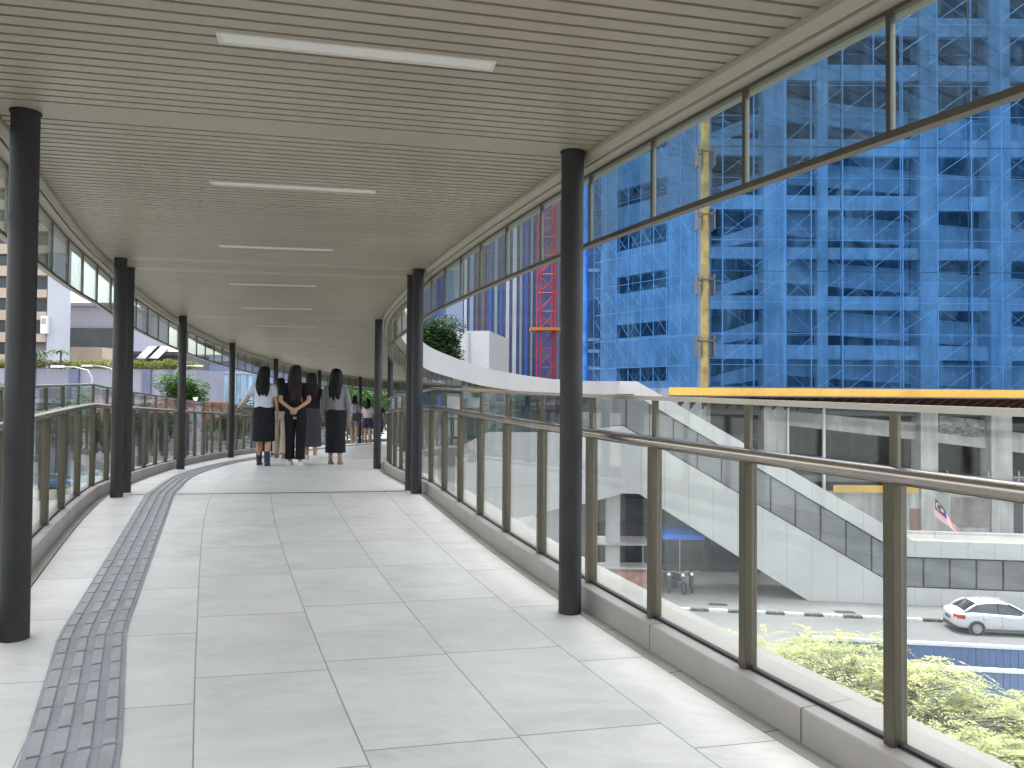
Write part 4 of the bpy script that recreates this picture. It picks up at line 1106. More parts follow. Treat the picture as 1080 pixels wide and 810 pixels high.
def tree(name,label,base,top,clumps,mat,nleaf,size,seed,group=None,flat=0.,r0=.16,feather=False):
    rng=random.Random(seed); base=Vector(base); top=Vector(top)
    o=thing(name,label,'tree',base,group)
    mb=MB(); mid_=base.lerp(top,.5)+Vector((rng.uniform(-.2,.2),rng.uniform(-.2,.2),0))
    mb.tube([base,base.lerp(mid_,.1),mid_,top],[r0*1.3,r0,r0*.8,r0*.55],10)
    for c,r in clumps:
        st=mid_.lerp(top,rng.uniform(.4,1.)); c=Vector(c); m2=st.lerp(c,.5)+Vector((0,0,rng.uniform(.1,.4)))
        mb.tube([st,m2,c],[r0*.4,r0*.22,r0*.08],6)
        for _ in range(3):
            e=c+Vector((rng.uniform(-.7,.7)*r[0],rng.uniform(-.7,.7)*r[1],rng.uniform(-.3,.6)*r[2])); mb.tube([m2,m2.lerp(e,.55)+Vector((0,0,.05)),e],[r0*.16,r0*.1,r0*.03],5)
    mb.build('trunk',M['bark'],o,'all')
    mb=MB(); tot=sum(r[0]*r[1] for c,r in clumps)
    for c,r in clumps:
        if feather: sprays(mb,c,r,int(nleaf*r[0]*r[1]/tot),size,rng)
        else: leaves(mb,c,r,int(nleaf*r[0]*r[1]/tot),size,rng,flat)
    mb.build('crown',mat,o)
    return o
# the yellow-green street tree below the railing
rng=random.Random(5); cl=[]
for k in range(130):
    a=rng.uniform(0,2*PI); rr=math.sqrt(rng.uniform(0,1))*4.5
    x=5.3+rr*math.cos(a); y=11.7+rr*math.sin(a)
    z=-5.05+.5*(1-(rr/4.5)**2)+rng.uniform(-.5,.2)
    s=rng.uniform(.5,1.05); cl.append(((x,y,z),(s,s*.9,s*.2)))
tree('street_tree','broad yellow green street tree spreading below the right railing',(5.6,12.2,G),(5.4,11.9,-5.4),cl,M['leaf_y'],100000,.088,3,None,.5,.14,True)
def clump(c,R,k,seed,s0=.45,s1=.7):
    rng=random.Random(seed); out=[]
    for _ in range(k):
        d=Vector((rng.gauss(0,1),rng.gauss(0,1),rng.gauss(0,1))).normalized()*rng.uniform(.25,.75)
        s=rng.uniform(s0,s1); out.append(((c[0]+d.x*R[0],c[1]+d.y*R[1],c[2]+d.z*R[2]),(s*R[0],s*R[1],s*R[2])))
    return out
q=at(456,366,46); tree('leafy_tree','dark green tree crown left of the plain white block',(q.x,46,G),(q.x,46,q.z-.6),clump((q.x,46,q.z-.1),(2.1,1.9,1.9),20,11),M['leaf_d'],15000,.26,12)
q=at(190,413,62); tree('leafy_tree','bright green tree on the left, before the pale glass facade',(q.x,62,G),(q.x,62,q.z-1),clump((q.x,62,q.z-.2),(2.3,1.6,1.5),11,21),M['leaf_g'],4200,.3,22)
q=at(6,445,50); tree('leafy_tree','green tree seen through the leftmost glass panes',(q.x,50,G),(q.x,50,q.z-1),clump((q.x,50,q.z),(2.6,2.,2.6),10,31),M['leaf_g'],3800,.3,32)
for i,(x,y,Y,R,lb,mt) in enumerate(((372,432,50,(3.2,2.2,2.2),'green tree beyond the far bend, behind the distant walkers','leaf_g'),(398,430,56,(3.,2.2,2.4),'dark tree beyond the far bend, beside the right black column','leaf_d'),(345,428,58,(3.2,2.4,2.6),'dark tree beyond the far bend, behind the grey jacket walker','leaf_d'),(415,422,62,(3,2.4,3.2),'tall green tree seen through the curved glass of the bend','leaf_g'))):
    q=at(x,y,Y); tree('leafy_tree',lb,(q.x,Y,G),(q.x,Y,q.z-1),clump((q.x,Y,q.z),R,11,40+i),M[mt],3600,.32,50+i)
for i,(x,y,Y,R,lb,mt) in enumerate(((78,452,52,(3.4,2.4,2.2),'added tree darkening the glass left of the joint columns','leaf_d'),(160,446,58,(3.2,2.2,2.),'dark tree added behind the left glass, right of the joint columns','leaf_d'),(248,452,60,(3.,2.2,2.),'dark tree added behind the left glass beside the rust red boards','leaf_d'))):  # trees added to darken the bright road seen through the left glass
    q=at(x,y,Y); tree('leafy_tree',lb,(q.x,Y,G),(q.x,Y,q.z-1),clump((q.x,Y,q.z),R,11,60+i),M[mt],4200,.32,70+i)
# planting on the podium
mb=MB(); rng=random.Random(9); pl=[]
xx=at(-130,0,Yp).x
while xx<at(212,0,Yp).x:
    s=rng.uniform(.55,1.15); leaves(mb,(xx,Yp+.3,zp+.25+s*.25),(.95,.7,s*.75),190,.30,rng,.1); xx+=rng.uniform(.6,1.0)
tag(mb.build('planter_planting',M['leaf_p']),'yellow green shrubs overflowing the podium planter','planting',None,'stuff')
def palm(x,y,Y,label,seed,s=1.):
    rng=random.Random(seed); p=at(x,y,Y); o=thing('palm_tree',label,'palm',(p.x,Y,zp),None)
    mb=MB(); mb.tube([(p.x,Y,zp-.1),(p.x+.05,Y,p.z)],[.12,.09],8); mb.build('trunk',M['bark'],o,'all')
    mb=MB()
    for k in range(13):
        a=2*PI*k/13+rng.uniform(-.2,.2); d=Vector((math.cos(a),math.sin(a),0)); n=Vector((-d.y,d.x,0)); L=rng.uniform(1.2,1.7)*s; rs=[]
        for i in range(7):
            u=i/6; c=Vector((p.x,Y,p.z))+d*L*u+Vector((0,0,L*(.75*u-1.0*u*u))); w=.2*s*math.sin(PI*min(1,u*.92+.08))
            rs.append((c-n*w-Vector((0,0,w*.5)),c,c+n*w-Vector((0,0,w*.5))))
        for r1,r2 in zip(rs,rs[1:]):
            mb.quad(r1[0],r2[0],r2[1],r1[1]); mb.quad(r1[1],r2[1],r2[2],r1[2])
    mb.build('crown',M['leaf_d'],o); return o
palm(64,371,84.4,'small dark palm growing from the podium planter before the white end wall',4)
palm(38,372,84.4,'palm in the podium planter just right of the nearest left column',6,1.2)
# red pillar, sign frames, canopy, blue facades
rp=thing('red_pillar','slim brick red pillar rising just right of the left joint columns','pillar',(at(141,0,60).x,60,G))
mb=MB(); x=at(141.2,0,60).x; mb.box(x-.21,x+.21,59.8,60.2,G,at(141,344,60).z); mb.build('shaft',plain('brick_red_paint',(.30,.065,.05),.6,0,.15,.6),rp)
mb=MB(); mb.box(x-.24,x+.24,59.77,60.23,at(141,409,60).z,at(141,406,60).z); mb.build('collar',plain('dark_collar',(.1,.03,.03),.6),rp)
cn=thing('dark_canopy_building','low building with dark canopy and slanted white sign frames','building',(-43,90,G))
Yc=91.; a=at(146,372,Yc); b=at(189,389,Yc)
mb=MB(); mb.box(a.x-1,b.x,Yc,Yc+9,G,a.z); mb.build('wall',plain('charcoal_render',(.06,.06,.065),.7,0,.25,.3),cn)
mb=MB(); mb.box(a.x-1.2,b.x+.3,Yc-1.2,Yc-.003,a.z-.35,a.z+.1); mb.build('canopy',plain('black_canopy',(.02,.02,.024),.5),cn)
for x0 in (150,160):
    p,q=at(x0,378,Yc-1.5),at(x0+13,365,Yc-1.5); mb=MB()
    d=.75
    mb.hexa([(p.x-d,p.y,p.z),(p.x+d,p.y,p.z),(p.x+d,p.y+.1,p.z),(p.x-d,p.y+.1,p.z)],[(q.x-d,q.y,q.z),(q.x+d,q.y,q.z),(q.x+d,q.y+.1,q.z),(q.x-d,q.y+.1,q.z)]); mb.build('sign_frame',plain('white_sign',(.55,.55,.55),.5,0,.5,1.2),cn)
bl=thing('blue_grey_building','long pale blue grey building behind the left railing','building',(-38,104,G))
Yb=104.; mb=MB(); mb.box(at(186,0,Yb).x,at(330,0,Yb).x,Yb,Yb+12,G,at(200,374,Yb).z); mb.build('wall',concrete('blue_grey_panels',(.24,.28,.40),dirt=.15,scale=.1),bl)
mb=MB(); mb.box(at(186,0,Yb).x,at(330,0,Yb).x,Yb-.4,Yb-.003,at(200,381,Yb).z,at(200,378,Yb).z); mb.build('ledge',M['whitewall'],bl)
gf=thing('glass_facade','pale blue glazed facade with white mullions seen past the third left column','building',(-36,96,G))
Yf=96.
def pale_glass():
    t=NT('pale_blue_glazing'); p=t.coord('Object'); s=t.n('ShaderNodeSeparateXYZ'); t.l(p,s.inputs[0])
    n=t.ramp(t.noise(1.,4,.6,t.coord('Object',(1.1,1,.15))),.35,.65)
    return t.done(t.bsdf(t.mix(n,(.16,.33,.46),(.50,.66,.74)),.15,0,.6))
mb=MB(); mb.box(at(213,0,Yf).x,at(262,0,Yf).x,Yf,Yf+4,G,at(230,394,Yf).z); mb.build('glazing',pale_glass(),gf)
for x in range(213,264,7):
    mb=MB(); q=at(x,0,Yf).x; mb.box(q-.09,q+.09,Yf-.2,Yf-.003,G,at(230,394,Yf).z); mb.build('mullion',M['whitewall'],gf)
mb=MB(); mb.box(at(212,0,Yf).x,at(263,0,Yf).x,Yf-.3,Yf+4.1,at(230,394,Yf).z+.002,at(230,392,Yf).z); mb.build('cornice',M['whitewall'],gf)
rh=thing('red_hoarding','rust red hoarding boards seen through the left railing glass','hoarding',(at(229,0,70).x,70,G))
a=at(216,424,70); b=at(243,446,70); mb=MB(); mb.box(a.x,b.x,70,70.1,b.z,a.z); mb.build('boards',plain('rust_red_boards',(.30,.085,.04),.7,0,.35,.8),rh)
for x in (a.x+.2,b.x-.2):
    mb=MB(); mb.box(x-.08,x+.08,70.11,70.25,G,a.z); mb.build('post',M['void'],rh)
# street lamps
def lamp(x,y,Y,side,label):
    p=at(x,y,Y); o=thing('street_lamp',label,'street lamp',(p.x,Y,G),'street lamps on the left')
    dx=1.9*side
    mb=MB(); mb.tube([(p.x+dx,Y,G),(p.x+dx,Y,p.z-.7),(p.x+dx*.85,Y,p.z-.2),(p.x+dx*.4,Y,p.z),(p.x,Y,p.z)],[.09,.055,.04,.035,.03],8); mb.build('pole',plain('lamp_pole_grey',(.35,.36,.38),.5,.3),o,'all')
    mb=MB(); mb.loft([[(p.x-side*u,Y+s*w,p.z+h) for s,h in ((-1,-.04),(1,-.04),(.7,.07),(-.7,.07))] for u,w in ((-.15,.08),(.1,.16),(.5,.17),(.75,.08))]); mb.build('lamp_head',plain('lamp_head_white',(.66,.67,.70),.4),o,bevel=.02)
lamp(66,387,48,1,'white headed street lamp left of the joint columns, over the podium wall')
lamp(96,386,60,1,'second street lamp on the left, its curved arm near the joint columns')
lamp(206,386,70,-1,'street lamp in front of the blue grey building')
# white cone shaped sign
tsn=thing('traffic_sign','small white triangular sign above the left railing by the green tree','sign',(at(206,424,45).x,45,G))
p=at(206,423.5,45); mb=MB(); mb.prism([(p.x-.16,45,p.z+.25),(p.x+.16,45,p.z+.25),(p.x,45,p.z-.22)],(0,.03,0)); mb.build('plate',plain('sign_white',(.7,.7,.7),.4),tsn)
mb=MB(); mb.tube([(p.x,45.06,G),(p.x,45.06,p.z+.1)],.03,6); mb.build('pole',gm,tsn)

# ================================================================== CARS
def car(name,label,cat,pos,fdir,paint,plate=True,group=None):
    """saloon; pos = ground point under the rear bumper centre, fdir = plan unit vector forwards"""
    f=Vector((fdir[0],fdir[1],0)).normalized(); r=Vector((f.y,-f.x,0)); b=Vector(pos)
    o=thing(name,label,cat,pos,group)
    Q=lambda a,s,h:b+f*a+r*s+Vector((0,0,h))
    #        a    zlo  zbelt zdeck  halfw  halfw_top
    st=[(0.00,.42,.72,.80,.60,.50),(.06,.30,.78,.93,.74,.62),(.22,.24,.80,1.00,.82,.70),(.60,.22,.80,1.03,.85,.74),(1.1,.20,.78,1.02,.86,.77),(1.9,.19,.76,.98,.865,.79),
        (2.7,.19,.75,.95,.865,.79),(3.2,.20,.74,.94,.86,.76),(3.6,.21,.72,.90,.84,.70),(4.0,.22,.68,.82,.80,.62),(4.28,.25,.62,.72,.70,.52),(4.42,.34,.54,.60,.52,.40)]
    rings=[]
    for a,zl,zb,zd,w,wt in st:
        rings.append([Q(a,s,h) for s,h in ((-w*.86,zl),(w*.86,zl),(w*.97,zl+.10),(w,zl+.28),(w*.985,zb),(wt+.05,zd-.045),(wt,zd),(0,zd+.02),(-wt,zd),(-wt-.05,zd-.045),(-w*.985,zb),(-w,zl+.28),(-w*.97,zl+.10))])
    mb=MB(); mb.loft(rings); body=mb.build('body',paint,o,True)
    sb=body.modifiers.new('sub','SUBSURF'); sb.levels=1; sb.render_levels=2
    # greenhouse
    gs=[(.50,.70,.70,1.00,1.01),(1.02,.72,.58,.98,1.385),(1.55,.735,.565,.96,1.465),(2.05,.74,.565,.95,1.475),(2.45,.74,.565,.94,1.44),(3.28,.70,.66,.93,.945)]
    rg=[]; rf=[]
    for a,w0,w1,z0_,z1_ in gs:
        rg.append([Q(a,-w0,z0_),Q(a,w0,z0_),Q(a,w1+.01,z1_-.04),Q(a,w1-.05,z1_),Q(a,-w1+.05,z1_),Q(a,-w1-.01,z1_-.04)])
    mb=MB(); mb.loft(rg); mb.build('windows',plain('tinted_car_glass',(.018,.022,.03),.06,0,.2,2.,.7),o,True)
    mb=MB()
    for a,w0,w1,z0_,z1_ in gs[1:5]:
        rf.append([Q(a,-w1-.018,z1_-.055),Q(a,-w1-.012,z1_-.03),Q(a,-w1+.06,z1_+.012),Q(a,0,z1_+.028),Q(a,w1-.06,z1_+.012),Q(a,w1+.012,z1_-.03),Q(a,w1+.018,z1_-.055)])
    mb.loft(rf); mb.build('roof',paint,o,'all')
    mb=MB()
    for s in (-1,1):
        mb.tube([Q(.42,s*.715,1.01),Q(.72,s*.665,1.21),Q(1.03,s*.595,1.375)],.05,8); mb.tube([Q(3.30,s*.715,.95),Q(2.9,s*.655,1.20),Q(2.46,s*.585,1.425)],.035,8)
    mb.build('pillars',paint,o,'all')
    mb=MB()
    for s in (-1,1): mb.tube([Q(1.95,s*.752,.96),Q(1.95,s*.585,1.455)],.022,6)
    mb.build('door_pillar',M['frame_dark'],o)
    ty=plain('tyre_rubber',(.018,.018,.018),.85); rim=plain('alloy_rim',(.55,.56,.58),.3,.7,.1)
    for a in (.93,3.48):
        for s in (-1,1):
            mb=MB()
            pr=[(.345,.0),(.345,.03)]
            def ringw(rad,off): return [Q(a,s*off,.305)+f*rad*math.cos(2*PI*k/28)+Vector((0,0,rad*math.sin(2*PI*k/28))) for k in range(28)]
            mb.loft([ringw(.365,.60),ringw(.365,.868)]); mb.build('wheel_arch',M['void'],o)
            mb=MB(); mb.loft([ringw(.20,.66),ringw(.30,.66),ringw(.31,.70),ringw(.31,.84),ringw(.295,.875),ringw(.21,.878),ringw(.20,.80)]); w=mb.build('wheel',ty,o,True)
            mb=MB(); mb.loft([ringw(.212,.862),ringw(.205,.882),ringw(.185,.880),ringw(.18,.845)],False); mb.loft([ringw(.185,.842),ringw(.05,.85)])
            for k in range(8):
                an=2*PI*k/8; d=f*math.cos(an)+Vector((0,0,math.sin(an))); e=f*-math.sin(an)+Vector((0,0,math.cos(an)))
                c=Q(a,s*.872,.305); i_=r*(-s*.02)
                mb.hexa([c+d*.03-e*.022,c+d*.2-e*.035,c+d*.2-e*.035+i_,c+d*.03-e*.022+i_],[c+d*.03+e*.022,c+d*.2+e*.035,c+d*.2+e*.035+i_,c+d*.03+e*.022+i_])
            mb.build('rim',rim,w)
    for s in (-1,1):
        mb=MB(); mb.loft([[Q(a,s*w,h) for w,h in ((w0,.72),(w0+.035,.74),(w0+.03,.90),(w0-.03,.905))] for a,w0 in ((.02,.58),(.12,.745),(.42,.83))]); mb.build('tail_light',plain('red_tail_lens',(.45,.02,.02),.15),o,True)
        mb=MB(); mb.loft([[Q(a,s*w,h) for w,h in ((w0,.62),(w0+.02,.64),(w0-.01,.74),(w0-.06,.74))] for a,w0 in ((4.40,.5),(4.25,.70),(3.95,.80))]); mb.build('headlight',plain('clear_lens',(.7,.72,.74),.1),o,True)
        mb=MB(); mb.ball(Q(2.93,s*.93,1.0),(.09,.09,.065),10,6); mb.build('wing_mirror',paint,o,'all')
        mb=MB()
        for a in (1.35,2.35): mb.obox(Q(a,s*.865,.80),(f.x,f.y),-.09,.09,(r.x*s,r.y*s),-.02,.018,b.z+.79,b.z+.815)
        mb.build('door_handle',paint,o,bevel=.005)
        mb=MB()
        for a,z0_,z1_ in ((1.22,.34,.94),(2.03,.30,.955),(3.02,.32,.93)):
            mb.tube([Q(a,s*.868,z0_),Q(a,s*.876,.5),Q(a,s*.866,.72),Q(a,s*.825,z1_-.03)],.005,4)
        mb.build('door_seams',M['frame_dark'],o)
        mb=MB(); mb.hexa([Q(1.1,s*.80,.17),Q(3.25,s*.80,.17),Q(3.25,s*.865,.17),Q(1.1,s*.865,.17)],[Q(1.1,s*.80,.25),Q(3.25,s*.80,.25),Q(3.25,s*.872,.25),Q(1.1,s*.872,.25)]); mb.build('sill',plain('grey_sill',(.12,.12,.12),.6),o)
    mb=MB(); mb.hexa([Q(.0,-.26,.60),Q(.0,.26,.60),Q(-.02,.26,.60),Q(-.02,-.26,.60)],[Q(.02,-.26,.72),Q(.02,.26,.72),Q(.0,.26,.72),Q(.0,-.26,.72)]); mb.build('number_plate',M['frame_dark'],o)
    mb=MB(); mb.loft([[Q(a,s*w,h) for s,h in ((-1,.25),(1,.25),(1,.37),(-1,.37))] for a,w in ((-.012,.5),(.1,.7))]); mb.build('lower_bumper',plain('bumper_black',(.03,.03,.03),.6),o)
    return o
def paint(name,c): 
    t=NT(name); n=t.noise(3,3,.5,t.coord('Object')); cc=t.mix(t.ramp(n,.3,.7),[x*.95 for x in c],c)
    return t.done(t.bsdf(cc,.22,0,.5,None,Coat_Weight=.6,Coat_Roughness=.05))
pc=at(1007,667,30.9); f=Vector((.992,-.126,0)).normalized(); r=Vector((f.y,-f.x,0))
wc=car('saloon_car','white saloon car on the road along the kerb beside the stair landing','car',Vector((pc.x,31.4,G)),(f.x,f.y),paint('pearl_white_paint',(.50,.51,.52))); wc.scale=(.87,.87,.87)
q=at(62,505,77); car('saloon_car','blue car on the road seen through the left railing glass','car',Vector((q.x-2.2,77,G)),(1,0.05),paint('bright_blue_paint',(.03,.15,.36)))
q=at(100,500,80); car('saloon_car','pale blue car seen through the left railing near the joint columns','car',Vector((q.x-2.,80,G)),(1,0.05),paint('pale_blue_paint',(.22,.40,.52)))

# ================================================================== PEOPLE
def skin_mesh(verts,edges,radii,levels=1,root=0):
    me=bpy.data.meshes.new('tmp'); me.from_pydata([tuple(v) for v in verts],edges,[]); me.update()
    o=bpy.data.objects.new('tmp',me); C.objects.link(o)
    o.modifiers.new('s','SKIN'); sb=o.modifiers.new('b','SUBSURF'); sb.levels=levels; sb.render_levels=levels
    if not me.skin_vertices: return None
    for i,sv in enumerate(me.skin_vertices[0].data):
        r_=radii[i]; sv.radius=r_ if isinstance(r_,tuple) else (r_,r_); sv.use_root=(i==root)
    dg=bpy.context.evaluated_depsgraph_get(); ev=o.evaluated_get(dg); m=bpy.data.meshes.new_from_object(ev)
    vs=[tuple(v.co) for v in m.vertices]; fs=[list(p.vertices) for p in m.polygons]
    bpy.data.objects.remove(o); bpy.data.meshes.remove(me); bpy.data.meshes.remove(m)
    return vs,fs
SKIN=plain('skin',(.46,.27,.19),.5,0,.06,6.,.4)
def cloth(name,c,var=.18): 
    t=NT(name); p=t.coord('Object'); w=t.noise(9,4,.6,t.coord('Object',(1,1,.35)),.6)
    col=t.mix(t.ramp(w,.3,.7),[x*(1-var) for x in c],[min(1,x*(1+var)) for x in c])
    return t.done(t.bsdf(col,.85,0,.2,t.bump(w,.9,.05)))
def hairmat(name,c):
    t=NT(name); w=t.noise(60,3,.6,t.coord('Object',(1,1,.06)))
    return t.done(t.bsdf(t.mix(w,[x*.5 for x in c],[x*1.3 for x in c]),.55,0,.25,t.bump(w,.6,.01)))
HAIR=hairmat('black_hair',(.006,.0055,.0055)); HAIRB=hairmat('dark_brown_hair',(.018,.010,.008))
SHOE={'w':plain('white_trainers',(.62,.62,.60),.6),'k':plain('black_shoes',(.015,.015,.017),.5),'n':plain('navy_trainers',(.02,.025,.06),.6),'s':plain('tan_sandals',(.25,.14,.09),.6)}
def person(p,face,h,label,top,bottom,hair=(HAIR,1.1),arms='down',sleeve='short',hem=None,kind='skirt',shoes='kk',stride=.10,skirtw=1.,boot=False,detail=True):
    k=h/1.62
    o=thing('person',label,'person',p)
    o_rot=R_(face)
    fw=Vector((math.sin(-o_rot),math.cos(o_rot),0)); rt=Vector((fw.y,-fw.x,0)); b=Vector(p)
    T=lambda x,y,z:b+rt*(x*k)+fw*(y*k)+Vector((0,0,z*k))
    hipz=.84
    kneeL=(-.085,.5*stride+.02,.46); ankL=(-.085,stride,.075); kneeR=(.085,-.3*stride+.03,.46); ankR=(.085,-stride,.085)
    V=[];E=[];R=[]
    def v(c,r): V.append(T(*c)); R.append(r*k if not isinstance(r,tuple) else (r[0]*k,r[1]*k)); return len(V)-1
    pel=v((0,0,.88),.12); sp=v((0,0,1.05),.105); chs=v((0,0,1.23),.12); nk=v((0,-.005,1.36),.05); hb=v((0,.01,1.45),.055)
    E+= [(pel,sp),(sp,chs),(chs,nk),(nk,hb)]
    for kn,an,s in ((kneeL,ankL,-1),(kneeR,ankR,1)):
        a=v((s*.085,0,hipz-.03),.085); kk=v(kn,.054); cf=v((kn[0],(kn[1]+an[1])/2-.02,.32),.052); aa=v(an,.036); to=v((an[0]*1.1,an[1]+.13,.035),.03)
        E+= [(pel,a),(a,kk),(kk,cf),(cf,aa),(aa,to)]
    ARM={'down':((-.205,-.02,1.07),(-.215,.05,.86),(.205,-.03,1.07),(.22,.03,.86)),
         'back':((-.235,-.10,1.06),(-.065,-.175,.93),(.235,-.10,1.06),(.06,-.185,.925)),
         'rail':((-.27,.0,1.10),(-.40,.17,.98),(.205,-.03,1.07),(.21,.03,.86)),
         'fwd':((-.19,.02,1.07),(-.12,.2,1.02),(.19,.02,1.07),(.12,.2,1.02))}[arms]
    hands=[]
    for s,el,wr in ((-1,ARM[0],ARM[1]),(1,ARM[2],ARM[3])):
        sh=v((s*.15,-.005,1.285),.05); e=v(el,.039); w=v(wr,.026); E+= [(chs,sh),(sh,e),(e,w)]
        d=(Vector(wr)-Vector(el)).normalized(); side=Vector((0,1,0)) if abs(d.y)<.8 else Vector((0,0,1)); side=(side-d*side.dot(d)).normalized(); nrm=d.cross(side)*(-s)
        if arms=='back': side=Vector((0,0,1)); side=(side-d*side.dot(d)).normalized(); nrm=Vector((0,1,0))
        pc_=Vector(wr)+d*.045; pm_=v(tuple(pc_),.024); E.append((w,pm_))
        hands.append((pm_,Vector(wr),d,side,nrm))
    for pm_,wr,d,side,nrm in hands:
        for i,(of,L) in enumerate(((-.027,.058),(-.009,.070),(.009,.074),(.027,.066))):
            a=wr+d*.085+side*of; m_=a+d*L*.5+nrm*.010; t_=a+d*L*.85+nrm*.034
            i1=v(tuple(a),.0095);i2=v(tuple(m_),.0085);i3=v(tuple(t_),.0075); E+= [(pm_,i1),(i1,i2),(i2,i3)]
        a=wr+d*.04+side*.034; t_=a+d*.045+side*.012+nrm*.012; i1=v(tuple(a),.011); i2=v(tuple(t_),.0085); E+= [(pm_,i1),(i1,i2)]
    sk=skin_mesh(V,E,R,1,0)
    mb=MB(); mb.add(*sk)
    # head: egg with jaw, nose, ears
    def sph(c,r,seg=18,rg=12,jaw=True):
        rings=[]
        for i in range(1,rg):
            a=PI*i/rg; zz=-math.cos(a); rr=math.sin(a); row=[]
            for q in range(seg):
                an=2*PI*q/seg; x=rr*math.cos(an)*r[0]; y=rr*math.sin(an)*r[1]
                if jaw and zz<0: x*=1+.28*zz; y=y*(1+.12*zz)+.012*-zz
                if jaw and abs(zz+.02)<.2 and math.sin(an)>.6: y-=.006
                row.append(T(c[0]+x,c[1]+y,c[2]+zz*r[2]))
            rings.append(row)
        mb.loft(rings)
    sph((0,.015,1.515),(.071,.09,.108))
    sph((0,.108,1.50),(.013,.018,.024),8,6,False); sph((-.072,.005,1.51),(.010,.022,.03),8,6,False); sph((.072,.005,1.51),(.010,.022,.03),8,6,False)
    body=mb.build('body',SKIN,o,'all')
    if detail:
        for s in (-1,1):
            mb=MB(); mb.ball(T(s*.03,.094,1.525),.012*k,8,6); mb.build('eye',SHOE['k'],o,'all')
        mb=MB(); mb.ball(T(0,.1,1.455),(.022*k,.010*k,.007*k),10,6); mb.build('mouth',plain('lips',(.35,.13,.11),.5),o,'all')
    def ell(cx,cy,cz,rx,ry,n=24,wob=0.,ph=0): 
        return [T(cx+rx*math.cos(2*PI*q/n)*(1+wob*math.sin(5*2*PI*q/n+ph)),cy+ry*math.sin(2*PI*q/n)*(1+wob*math.sin(4*2*PI*q/n+ph)),cz) for q in range(n)]
    # top with sleeves, one garment
    mb=MB(); loose=1.0 if sleeve!='jacket' else 1.10
    hemz={'jacket':.86}.get(sleeve,.955)
    mb.loft([ell(0,0,hemz,.158*loose,.122*loose,wob=.02),ell(0,0,1.0,.150*loose,.115*loose,wob=.025,ph=1),ell(0,0,1.1,.152*loose,.112*loose,wob=.02,ph=2),ell(0,0,1.2,.166*loose,.116*loose),ell(0,-.005,1.28,.182,.108),ell(0,-.008,1.325,.142,.088),ell(0,-.006,1.35,.085,.068),ell(0,-.004,1.375,.058,.056)])
    for s,el,wr in ((-1,ARM[0],ARM[1]),(1,ARM[2],ARM[3])):
        sh=Vector((s*.145,-.005,1.29)); e=Vector(el); w=Vector(wr)
        if sleeve=='short': pts_=[sh-Vector((s*.06,0,-.0)),sh,sh.lerp(e,.4),sh.lerp(e,.72)]; rr=[.06,.066,.066,.07]
        elif sleeve=='none': pts_=[sh-Vector((s*.06,0,0)),sh]; rr=[.05,.05]
        else: pts_=[sh-Vector((s*.06,0,0)),sh,sh.lerp(e,.5),e,e.lerp(w,.5),e.lerp(w,1.02)]; rr=[.056,.065,.063,.060,.055,.05]
        mb.tube([T(*q) for q in pts_],[x*k for x in rr],14)
    mb.build('top',top,o,True)
    mb=MB()
    if kind=='skirt':
        hz=hem; w=skirtw
        mb.loft([ell(0,0,hz,.20*w,.165*w,wob=.035),ell(0,0,hz+(.8-hz)*.5,.195*w,.158*w,wob=.03,ph=.6),ell(0,0,.82,.182,.148,wob=.012),ell(0,0,.92,.168,.135),ell(0,0,1.0,.142,.11)])
        mb.build('skirt',bottom,o,True)
    else:
        short=(kind=='shorts')
        mb.loft([ell(0,0,.79,.165,.125),ell(0,0,.86,.172,.132),ell(0,0,.93,.162,.125),ell(0,0,1.0,.142,.11)])
        for kn,an,s in ((kneeL,ankL,-1),(kneeR,ankR,1)):
            q=[(s*.08,0,.86),(s*.088,.005,.78),kn,(kn[0],(kn[1]+an[1])/2-.015,.3),(an[0],an[1]-.01,.10)]; rr=[.088,.096,.078,.075,.08]
            if short: q=[(s*.08,0,.86),(s*.088,.005,.78),(s*.09,kn[1]*.6,.60)]; rr=[.09,.10,.105]
            mb.tube([T(*c) for c in q],[x*k for x in rr],14)
        mb.build('shorts' if short else 'trousers',bottom,o,True)
    for (an,s),sc_ in zip(((ankL,-1),(ankR,1)),shoes):
        mb=MB(); rings=[]; z0=max(0.,an[2]-.085)
        for yy,hw,hh in ((-.065,.026,.055),(-.04,.036,.075),(.0,.039,.082),(.06,.042,.058),(.11,.044,.042),(.155,.036,.030),(.178,.018,.022)):
            rings.append([T(an[0]+hw*cx,an[1]+yy,z0+zz*hh) for cx,zz in ((-1,0),(1,0),(1.03,.3),(.8,.85),(.4,1),(-.4,1),(-.8,.85),(-1.03,.3))])
        mb.loft(rings)
        if boot: mb.tube([T(an[0],an[1],.05),T(an[0],an[1]-.005,.17),T(an[0],an[1]-.005,.24)],[.045*k,.05*k,.052*k],12)
        mb.build('shoe',SHOE[sc_],o,True)
    # hair
    hm,end=hair; rng=random.Random(int(h*1000)+int(abs(p[0])*100)); mb=MB(); rings=[]
    prof=[(1.638,.022,.03,.0),(1.627,.058,.065,-.004),(1.598,.083,.09,-.010),(1.55,.096,.096,-.020),(1.50,.100,.092,-.030),(1.44,.103,.078,-.045),(1.38,.110,.060,-.065)]
    z=1.32
    while z>end: u=(1.38-z)/(1.38-end+.001); prof.append((z,.114-.045*u**2.5,.052-.016*u,-.085-.028*min(1,u*1.3)+.01*u)); z-=.045
    prof.append((end,.035,.02,-.10))
    n=40
    ph=[rng.uniform(0,2*PI) for _ in range(4)]
